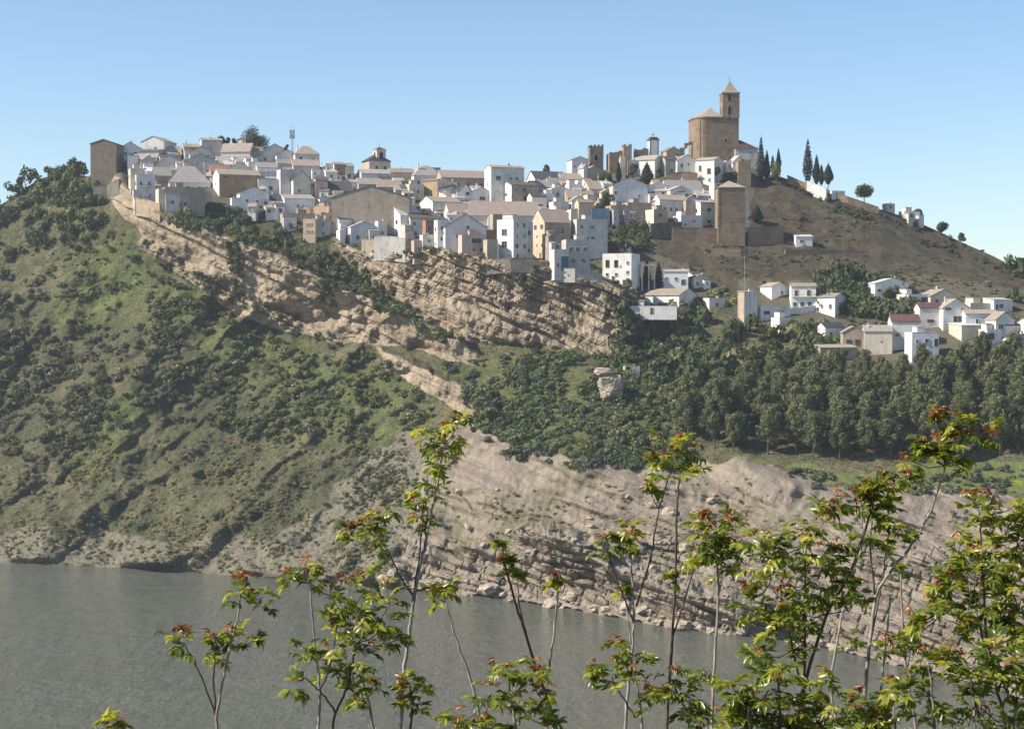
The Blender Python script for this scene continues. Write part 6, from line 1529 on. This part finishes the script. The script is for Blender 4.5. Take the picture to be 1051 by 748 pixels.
# ================================================================== SAPLINGS ON THE NEAR BANK
def sap_leaf_mat(name, lo, mid_, hi, trans):
    m, t, b = new_mat(name)
    at_ = nd(t, "ShaderNodeAttribute", attribute_name="tint").outputs["Fac"]
    pos = nd(t, "ShaderNodeNewGeometry").outputs["Position"]
    f = math_n(t, 'ADD', at_, math_n(t, 'MULTIPLY', math_n(t, 'SUBTRACT', noise_n(t, pos, 24, 3, 0.6), 0.5), 0.5), clamp=True)
    c = ramp(t, f, [(0.0, lo), (0.5, mid_), (1.0, hi)])
    t.links.new(c, b.inputs["Base Color"])
    b.inputs["Roughness"].default_value = 0.28; b.inputs["Specular IOR Level"].default_value = 0.7
    tr = nd(t, "ShaderNodeBsdfTranslucent"); t.links.new(mix(t, 1.0, c, (1.0, 0.95, 0.45), 'MULTIPLY'), tr.inputs[0])
    ms = nd(t, "ShaderNodeMixShader"); ms.inputs[0].default_value = trans
    t.links.new(b.outputs[0], ms.inputs[1]); t.links.new(tr.outputs[0], ms.inputs[2])
    t.links.new(ms.outputs[0], t.nodes["Material Output"].inputs[0]); return m
M_SAPG = sap_leaf_mat("sapling_leaf_green", (0.090, 0.135, 0.024), (0.255, 0.315, 0.048), (0.55, 0.52, 0.090), 0.62)
M_SAPR = sap_leaf_mat("sapling_leaf_young", (0.11, 0.035, 0.026), (0.34, 0.095, 0.030), (0.50, 0.32, 0.07), 0.5)
m, t, b = new_mat("sapling_bark")
pos = nd(t, "ShaderNodeNewGeometry").outputs["Position"]
n1 = noise_n(t, mapping(t, pos, (30, 30, 9)), 1.0, 5, 0.65)
t.links.new(mix(t, ramp(t, n1, [(0.35, (0, 0, 0)), (0.65, (1, 1, 1))]), (0.13, 0.11, 0.09), (0.38, 0.34, 0.29)), b.inputs["Base Color"])
b.inputs["Roughness"].default_value = 0.8; bump(t, b, n1, 0.5, 0.002)
M_STEM = m
M_TWIG = flat_mat("sapling_twig", (0.085, 0.060, 0.042), 0.7, 0.3)

class LeafBag:
    def __init__(s): s.V, s.F, s.T, s.n = [], [], [], 0
    def leaflet(s, p, d, up, l, w, curl, tint):
        side = np.cross(d, up); side /= np.linalg.norm(side) + 1e-9
        nn = np.cross(side, d)
        q = [p, p + d * l * .35 + side * w * .5 + nn * w * .16, p + d * l * .35 - nn * curl * l * .12, p + d * l * .35 - side * w * .5 + nn * w * .16,
             p + d * l * .72 + side * w * .34 - nn * curl * l * .22, p + d * l * .72 - nn * curl * l * .34, p + d * l * .72 - side * w * .34 - nn * curl * l * .22,
             p + d * l - nn * curl * l * .62]
        k = s.n; s.V += q; s.n += 8
        for f in ((0, 1, 2), (0, 2, 3), (1, 4, 5), (1, 5, 2), (2, 5, 6), (2, 6, 3), (4, 7, 5), (5, 7, 6)): s.F.append([k + i for i in f]); s.T.append(tint)
    def mesh(s, name, mat): return np_mesh(name, np.array(s.V), np.array(s.F), mat, attrs={"tint": ('FACE', np.array(s.T))})

def pinnate(g, bag, twig, p, d, L, pairs, lsz, droop, tint, curl=0.5, wfac=0.42):
    """a compound leaf: a drooping midrib with paired leaflets"""
    d = d / np.linalg.norm(d); pts = [p]; dd = d.copy(); n_ = pairs + 1; side0 = np.cross(d, (0, 0, 1)); side0 /= np.linalg.norm(side0) + 1e-6
    for i in range(n_):
        dd = dd + np.array((0, 0, -droop * (0.5 + i / n_) / n_)); dd /= np.linalg.norm(dd)
        pts.append(pts[-1] + dd * L / n_)
    twig.append(pts)
    for i in range(1, n_ + 1):
        ax = pts[i] - pts[i - 1]; ax /= np.linalg.norm(ax)
        sd = np.cross(ax, (0, 0, 1)) + g.normal(size=3) * 0.15; sd /= np.linalg.norm(sd) + 1e-6
        up = np.cross(sd, ax)
        k = lsz * (0.75 + 0.5 * math.sin(math.pi * (i + 0.4) / (n_ + 1))) * g.uniform(0.8, 1.2)
        if i < n_ or True:
            for s_i in (-1, 1):
                if g.random() < 0.06: continue
                dr = sd * s_i * g.uniform(0.7, 1.0) + ax * g.uniform(0.45, 0.9) + np.array((0, 0, -g.uniform(-0.25, 0.45)))
                dr /= np.linalg.norm(dr)
                bag.leaflet(pts[i] - ax * L / n_ * 0.2 * g.random(), dr, up + g.normal(size=3) * 0.45, k, k * wfac * g.uniform(0.8, 1.15), curl * g.uniform(0.3, 1.6), float(np.clip(tint + g.normal() * 0.16, 0, 1)))
    ax = pts[-1] - pts[-2]; ax /= np.linalg.norm(ax)
    bag.leaflet(pts[-1], ax + np.array((0, 0, -0.2)), np.cross(np.cross(ax, (0, 0, 1)), ax), lsz, lsz * wfac, curl, tint)

def sapling(label, Y, stems, clusters, seed):
    """stems: polylines in photo pixels (first point low); clusters: (px, py, radius px, share of young red leaves)"""
    g = np.random.default_rng(seed)
    k = Y / FOC
    b0 = stems[0][0]; base = at_np(b0[0], b0[1], Y); bz = BZ(base[0], Y) - 0.15
    o0 = np.array((base[0], Y, bz))
    r = empty("sapling", o0); tag(r, label, "sapling", "saplings on the near bank")
    P = lambda px_, py_, dy=0.0: at_np(px_, py_, Y + dy) - o0
    if 12 <= seed <= 16:                                               # the fuller saplings carry tufts between the main ones too
        clusters = clusters + [(c_[0] + g.uniform(-26, 26), c_[1] + g.uniform(-14, 26), c_[2] * g.uniform(0.6, 0.9), c_[3] * g.uniform(0.4, 1.2)) for c_ in clusters if g.random() < (0.3 if seed < 14 else 0.8)]
    ends = []
    for i, st in enumerate(stems):
        w = g.uniform(-0.12, 0.12); pts = []
        for j, (x, y) in enumerate(st):
            dy = (w * j / max(1, len(st) - 1)) if i else 0.0
            pts.append(P(x, y, dy))
        if st[0][1] >= 744:                                            # rooted: runs down to the bank
            low = pts[0].copy(); low[2] = 0; low[0] += (pts[0][0] - pts[1][0]) * 0.8
            mid_ = (low + pts[0]) / 2 + g.normal(size=3) * (0.03, 0.03, 0)
            pts = [low, mid_] + pts
        # smooth
        A = np.array(pts)
        tq = np.linspace(0, len(A) - 1, 6 * len(A)); B = np.stack([np.interp(tq, np.arange(len(A)), A[:, c]) for c in range(3)], 1)
        for _ in range(3): B[1:-1] = (B[:-2] + 2 * B[1:-1] + B[2:]) / 4
        B[1:-1] += g.normal(size=B[1:-1].shape) * 0.0022
        main = i == 0 or st[0][1] >= 744
        ra, rb = (0.0165 if seed in (3, 12, 13) else 0.0140, 0.0058) if main else (0.0072, 0.0036)
        ra *= Y / 11; rb *= Y / 11
        b_ = MB(); b_.tube([tuple(q) for q in B], list(np.linspace(ra, rb, len(B))), 7)
        b_.build("stem" if main else "branch", M_STEM if g.random() < (0.6 if main else 0.2) else M_TWIG, r, smooth=True)
        ends += [(st[-1][0], st[-1][1]), *[tuple(q) for q in st[1:-1]]]
    green, young, rach = LeafBag(), LeafBag(), []
    for (cx_, cy_, rp, red) in clusters:
        R_ = rp * k; dy = g.uniform(-0.6, 0.6) * R_
        # the shoot that carries the tuft starts at the nearest stem point and ends a little below the tuft's centre
        nearest = min(ends, key=lambda e: (e[0] - cx_) ** 2 + (e[1] - cy_) ** 2 * (1.0 if e[1] > cy_ else 2.5))
        tip = P(cx_, cy_ + rp * 0.25, dy)
        dist = math.hypot(nearest[0] - cx_, nearest[1] - cy_)
        if 5 < dist < 90:
            a = P(*nearest); m_ = (a + tip) / 2 + np.array((0, 0, -0.12 * np.linalg.norm(tip - a)))
            tw = MB(); tw.tube([tuple(a), tuple(m_), tuple(tip)], [0.0042 * Y / 11, 0.0036 * Y / 11, 0.0026 * Y / 11], 5)
            tw.build("branch", M_TWIG, r, smooth=True)
        nl = int(np.clip(3 + rp * 0.25, 4, 11))
        for i in range(nl):
            a = 2.4 * i + g.uniform(-0.5, 0.5); el = g.uniform(-0.15, 1.15)
            d = np.array((math.cos(a) * math.cos(el), math.sin(a) * math.cos(el), math.sin(el)))
            st = tip + np.array((0, 0, g.uniform(-0.75, 0.45) * R_)) + g.normal(size=3) * R_ * (0.2, 0.2, 0.1)
            L = R_ * g.uniform(0.55, 1.0)
            ls = min(max(0.052 * g.uniform(0.85, 1.25), R_ * 0.26), 0.085)
            pinnate(g, green, rach, st, d, L, int(g.integers(3, 6)), ls, g.uniform(0.2, 1.2), float(g.beta(1.6, 1.7)), g.uniform(0.1, 0.8))
        ny = int(round(red * (3.2 + rp * 0.2)))
        for i in range(ny):
            a = g.uniform(0, 6.28); el = g.uniform(0.1, 1.2)
            d = np.array((math.cos(a) * math.cos(el), math.sin(a) * math.cos(el), math.sin(el)))
            st = tip + np.array((g.normal() * 0.2, g.normal() * 0.2, g.uniform(0.1, 0.75))) * R_
            pinnate(g, young, rach, st, d, R_ * g.uniform(0.25, 0.5), int(g.integers(2, 4)), 0.034 * g.uniform(0.8, 1.2), g.uniform(0.6, 1.8), float(g.beta(2, 2)), 0.8, 0.36)
    for pts in rach:                                                   # the midribs are slim triangles strips inside the foliage
        for a, c_ in zip(pts, pts[1:]):
            sd = np.cross(c_ - a, (0.2, 1, 0.3)); sd = sd / (np.linalg.norm(sd) + 1e-9) * 0.0016 * Y / 11; up = np.cross(sd, c_ - a); up = up / (np.linalg.norm(up) + 1e-9) * 0.0016 * Y / 11
            n_ = green.n; green.V += [a + sd, a - sd, a + up, c_ + sd, c_ - sd, c_ + up]; green.n += 6
            for f in ((0, 1, 4), (0, 4, 3), (1, 2, 5), (1, 5, 4), (2, 0, 3), (2, 3, 5)): green.F.append([n_ + i for i in f]); green.T.append(0.8)
    if green.V: link("foliage", green.mesh("foliage", M_SAPG), r)
    if young.V: link("young_foliage", young.mesh("young_foliage", M_SAPR), r)
    return r

sapling("forked sapling standing alone over the water at the left", 11.0,
        [[(223, 752), (222, 733), (228, 702), (236, 664), (243, 640), (247, 612)], [(222, 735), (206, 692), (189, 660)], [(221, 728), (219, 695), (222, 664)]],
        [(183, 652, 20, .8), (222, 654, 22, .6), (236, 650, 14, .4), (247, 602, 22, .9), (270, 610, 14, .2), (262, 654, 11, .1)], 1)
sapling("bushy sapling with many leaf tufts left of the tallest one", 10.6,
        [[(326, 752), (329, 708), (323, 662), (318, 598)], [(340, 752), (344, 730), (356, 708), (366, 660)], [(344, 730), (331, 711), (312, 694)], [(329, 706), (338, 690), (346, 640)]],
        [(320, 582, 22, .6), (298, 590, 10, .6), (346, 606, 26, .5), (374, 600, 28, .5), (398, 618, 24, .3), (340, 640, 24, .7), (366, 634, 28, .4), (312, 664, 20, .2), (338, 672, 20, .3),
         (392, 640, 22, .1), (302, 698, 13, .2), (360, 692, 22, .5), (376, 668, 20, .2), (408, 652, 18, .1)], 2)
sapling("tallest sapling left of the middle, its leafy tip against the rocks", 11.2,
        [[(411, 752), (414, 692), (421, 642), (425, 613), (433, 572), (441, 535), (448, 500), (456, 455)], [(425, 613), (411, 592), (397, 562), (384, 544)], [(423, 620), (431, 565), (435, 515)], [(426, 606), (446, 602)]],
        [(470, 432, 20, .6), (458, 446, 26, .2), (450, 466, 24, .3), (434, 444, 14, .1), (448, 488, 22, .4), (426, 512, 15, .2), (432, 530, 12, .1), (374, 536, 18, .5), (390, 528, 16, .7), (358, 546, 12, .9),
         (388, 550, 14, .2), (452, 604, 15, .5)], 3)
sapling("thin leaning sapling with one small tuft over the water", 11.6,
        [[(497, 752), (484, 700), (468, 655), (457, 618)]], [(456, 606, 15, .5), (444, 604, 10, .2)], 4)
sapling("bare leaning sapling with a red tip in the middle", 11.4,
        [[(574, 752), (556, 702), (541, 655), (527, 612), (518, 578), (514, 553)], [(541, 655), (533, 622), (531, 592)]],
        [(514, 556, 9, .8), (519, 574, 12, 1.4), (531, 580, 14, .3)], 5)
sapling("slender straight sapling with one tiny tuft near the middle", 11.8,
        [[(561, 752), (563, 690), (569, 645), (573, 600)]], [(573, 592, 10, .8), (566, 598, 7, .4)], 6)
sapling("low leafy sapling at the bottom edge in the middle", 10.2,
        [[(530, 752), (524, 715), (521, 690)], [(524, 715), (545, 695)], [(526, 730), (504, 712)]],
        [(521, 682, 24, .4), (546, 688, 20, .4), (500, 708, 25, .3), (532, 722, 26, .3), (470, 738, 20, .4), (556, 712, 18, .6), (494, 738, 18, .3), (562, 742, 16, .2)], 7)
sapling("many stemmed sapling with a broad tuft against the pines", 11.3,
        [[(641, 752), (646, 692), (651, 640), (649, 592), (646, 550)], [(651, 640), (632, 592), (622, 560)], [(653, 622), (668, 572), (676, 522), (690, 480)], [(648, 660), (640, 600)]],
        [(621, 553, 14, .5), (646, 545, 16, .7), (634, 548, 10, .6), (690, 462, 28, .5), (712, 466, 22, .3), (676, 476, 18, .3), (668, 500, 13, .5), (650, 560, 10, .4), (640, 604, 9, .5)], 8)
sapling("pale straight sapling just left of the leafy middle one", 11.7,
        [[(684, 752), (690, 655), (693, 600), (694, 525), (699, 480)], [(690, 655), (706, 606), (714, 570)]],
        [(698, 466, 18, .8), (690, 590, 9, .6), (702, 452, 14, .9), (716, 565, 10, .3)], 9)
sapling("single stemmed sapling with a dense drooping head right of the middle", 10.8,
        [[(730, 752), (735, 652), (738, 602), (734, 560)]],
        [(734, 538, 28, .6), (722, 560, 22, .3), (748, 555, 22, .4), (736, 580, 22, .2), (752, 530, 16, .7), (720, 528, 16, .6)], 10)
sapling("low spreading sapling along the bottom edge below the pale rocks", 10.0,
        [[(660, 752), (656, 715), (650, 688)], [(656, 715), (690, 700)], [(652, 736), (630, 700)]],
        [(628, 688, 20, .2), (652, 678, 20, .3), (690, 690, 25, .3), (704, 722, 24, .5), (636, 660, 14, .7), (612, 686, 14, .4), (668, 712, 20, .5), (722, 690, 18, .2), (720, 740, 20, .6)], 11)
sapling("large bushy sapling with a pale curved trunk before the pines", 10.4,
        [[(818, 752), (821, 716), (848, 630), (876, 582), (895, 522), (901, 478)], [(824, 752), (826, 660), (827, 560)], [(821, 700), (808, 640), (800, 600)], [(876, 582), (886, 560), (884, 520)], [(826, 650), (790, 600)]],
        [(908, 495, 20, 1.0), (884, 510, 14, 1.2), (904, 524, 18, .2), (846, 528, 28, .4), (820, 548, 32, .3), (792, 572, 30, .4), (862, 556, 26, .2), (806, 604, 30, .3), (836, 590, 26, .3), (778, 548, 24, .5),
         (792, 640, 30, .4), (770, 610, 24, .6), (826, 626, 22, .2), (858, 512, 16, .9), (868, 590, 16, .2), (776, 668, 26, .4), (812, 668, 24, .3)], 12)
sapling("sapling with one long arm reaching up right to a red tipped tuft", 10.7,
        [[(884, 752), (890, 690), (898, 610), (908, 594), (941, 553), (958, 520), (970, 478)], [(898, 610), (893, 560), (896, 520)], [(893, 660), (905, 600), (913, 540)], [(900, 752), (906, 690), (914, 610)]],
        [(972, 452, 28, .4), (946, 456, 18, .5), (962, 426, 14, 1.8), (992, 436, 22, .7), (1014, 442, 15, .8), (985, 470, 16, .2), (936, 470, 13, .3), (896, 508, 16, 1.2), (914, 522, 18, .3), (890, 548, 12, .2), (925, 545, 14, .2)], 13)
sapling("tall leafy sapling at the right edge", 9.8,
        [[(1034, 752), (1022, 700), (1012, 650), (1008, 580), (1006, 530)], [(1022, 700), (1004, 640), (1000, 600)], [(1012, 650), (1036, 610), (1044, 560)], [(1004, 645), (970, 628)]],
        [(1004, 512, 26, .8), (1022, 536, 28, .3), (1046, 530, 26, .2), (988, 556, 24, .3), (1016, 572, 26, .2), (1042, 586, 28, .3), (1000, 604, 28, .3), (966, 620, 26, .4), (936, 634, 22, .4), (1030, 626, 30, .2),
         (992, 640, 26, .2), (1050, 640, 28, .3), (976, 588, 16, .8), (1062, 560, 28, .3), (1060, 500, 20, .4)], 14)
sapling("dense sapling filling the lower right corner", 9.2,
        [[(1000, 760), (1000, 720), (996, 690)], [(960, 760), (956, 700), (952, 680)], [(1040, 760), (1044, 700)], [(920, 760), (916, 715)]],
        [(958, 672, 30, .3), (998, 688, 34, .2), (1042, 684, 34, .2), (922, 694, 28, .3), (884, 716, 26, .4), (950, 718, 32, .2), (994, 736, 32, .2), (1044, 736, 34, .2), (910, 742, 28, .4), (1070, 700, 30, .2), (1020, 660, 24, .3)], 15)
sapling("dense low sapling at the bottom edge under the bushy one", 9.4,
        [[(800, 760), (800, 715), (798, 695)], [(770, 760), (768, 725)], [(850, 760), (846, 735)]],
        [(800, 700, 30, .2), (772, 716, 28, .5), (746, 738, 26, .4), (832, 724, 28, .4), (856, 742, 24, .4), (812, 742, 28, .3), (780, 744, 26, .2), (752, 700, 20, .3), (842, 694, 22, .3)], 16)
sapling("tip of a short sapling peeping over the bottom edge at the far left", 10.6,
        [[(112, 758), (111, 744)]], [(110, 742, 14, .4), (124, 741, 9, .2)], 17)
sapling("small sapling with a few tufts between tall and bushy ones at the bottom", 10.9,
        [[(420, 754), (424, 722), (420, 702)], [(384, 754), (378, 715), (368, 690)]],
        [(418, 698, 18, .5), (434, 706, 12, .2), (408, 714, 14, .3), (382, 700, 13, .6), (366, 716, 12, .5), (430, 722, 10, .2)], 18)
sapling("leafless tipped sapling behind the long armed one", 12.2,
        [[(942, 754), (930, 690), (926, 640), (924, 585)], [(858, 754), (852, 700), (862, 640), (872, 600)]],
        [(924, 582, 8, .6), (935, 660, 16, .2), (874, 596, 10, .5), (868, 650, 18, .4)], 19)

# ------------------------------------------------------------------ the air
m = bpy.data.materials.new("haze_air"); m.use_nodes = True
t = m.node_tree; t.nodes.clear()
vo = nd(t, "ShaderNodeVolumePrincipled")
vo.inputs["Color"].default_value = (0.80, 0.88, 1.0, 1)
vo.inputs["Density"].default_value = 0.00008
vo.inputs["Anisotropy"].default_value = 0.2
mo = nd(t, "ShaderNodeOutputMaterial"); t.links.new(vo.outputs[0], mo.inputs["Volume"])
b = MB(); b.box(-2600, 2600, -420, 2600, -9, 225)
hz = b.build("haze", m); tag(hz, "thin pale blue air between the viewer and the hill", kind="stuff")
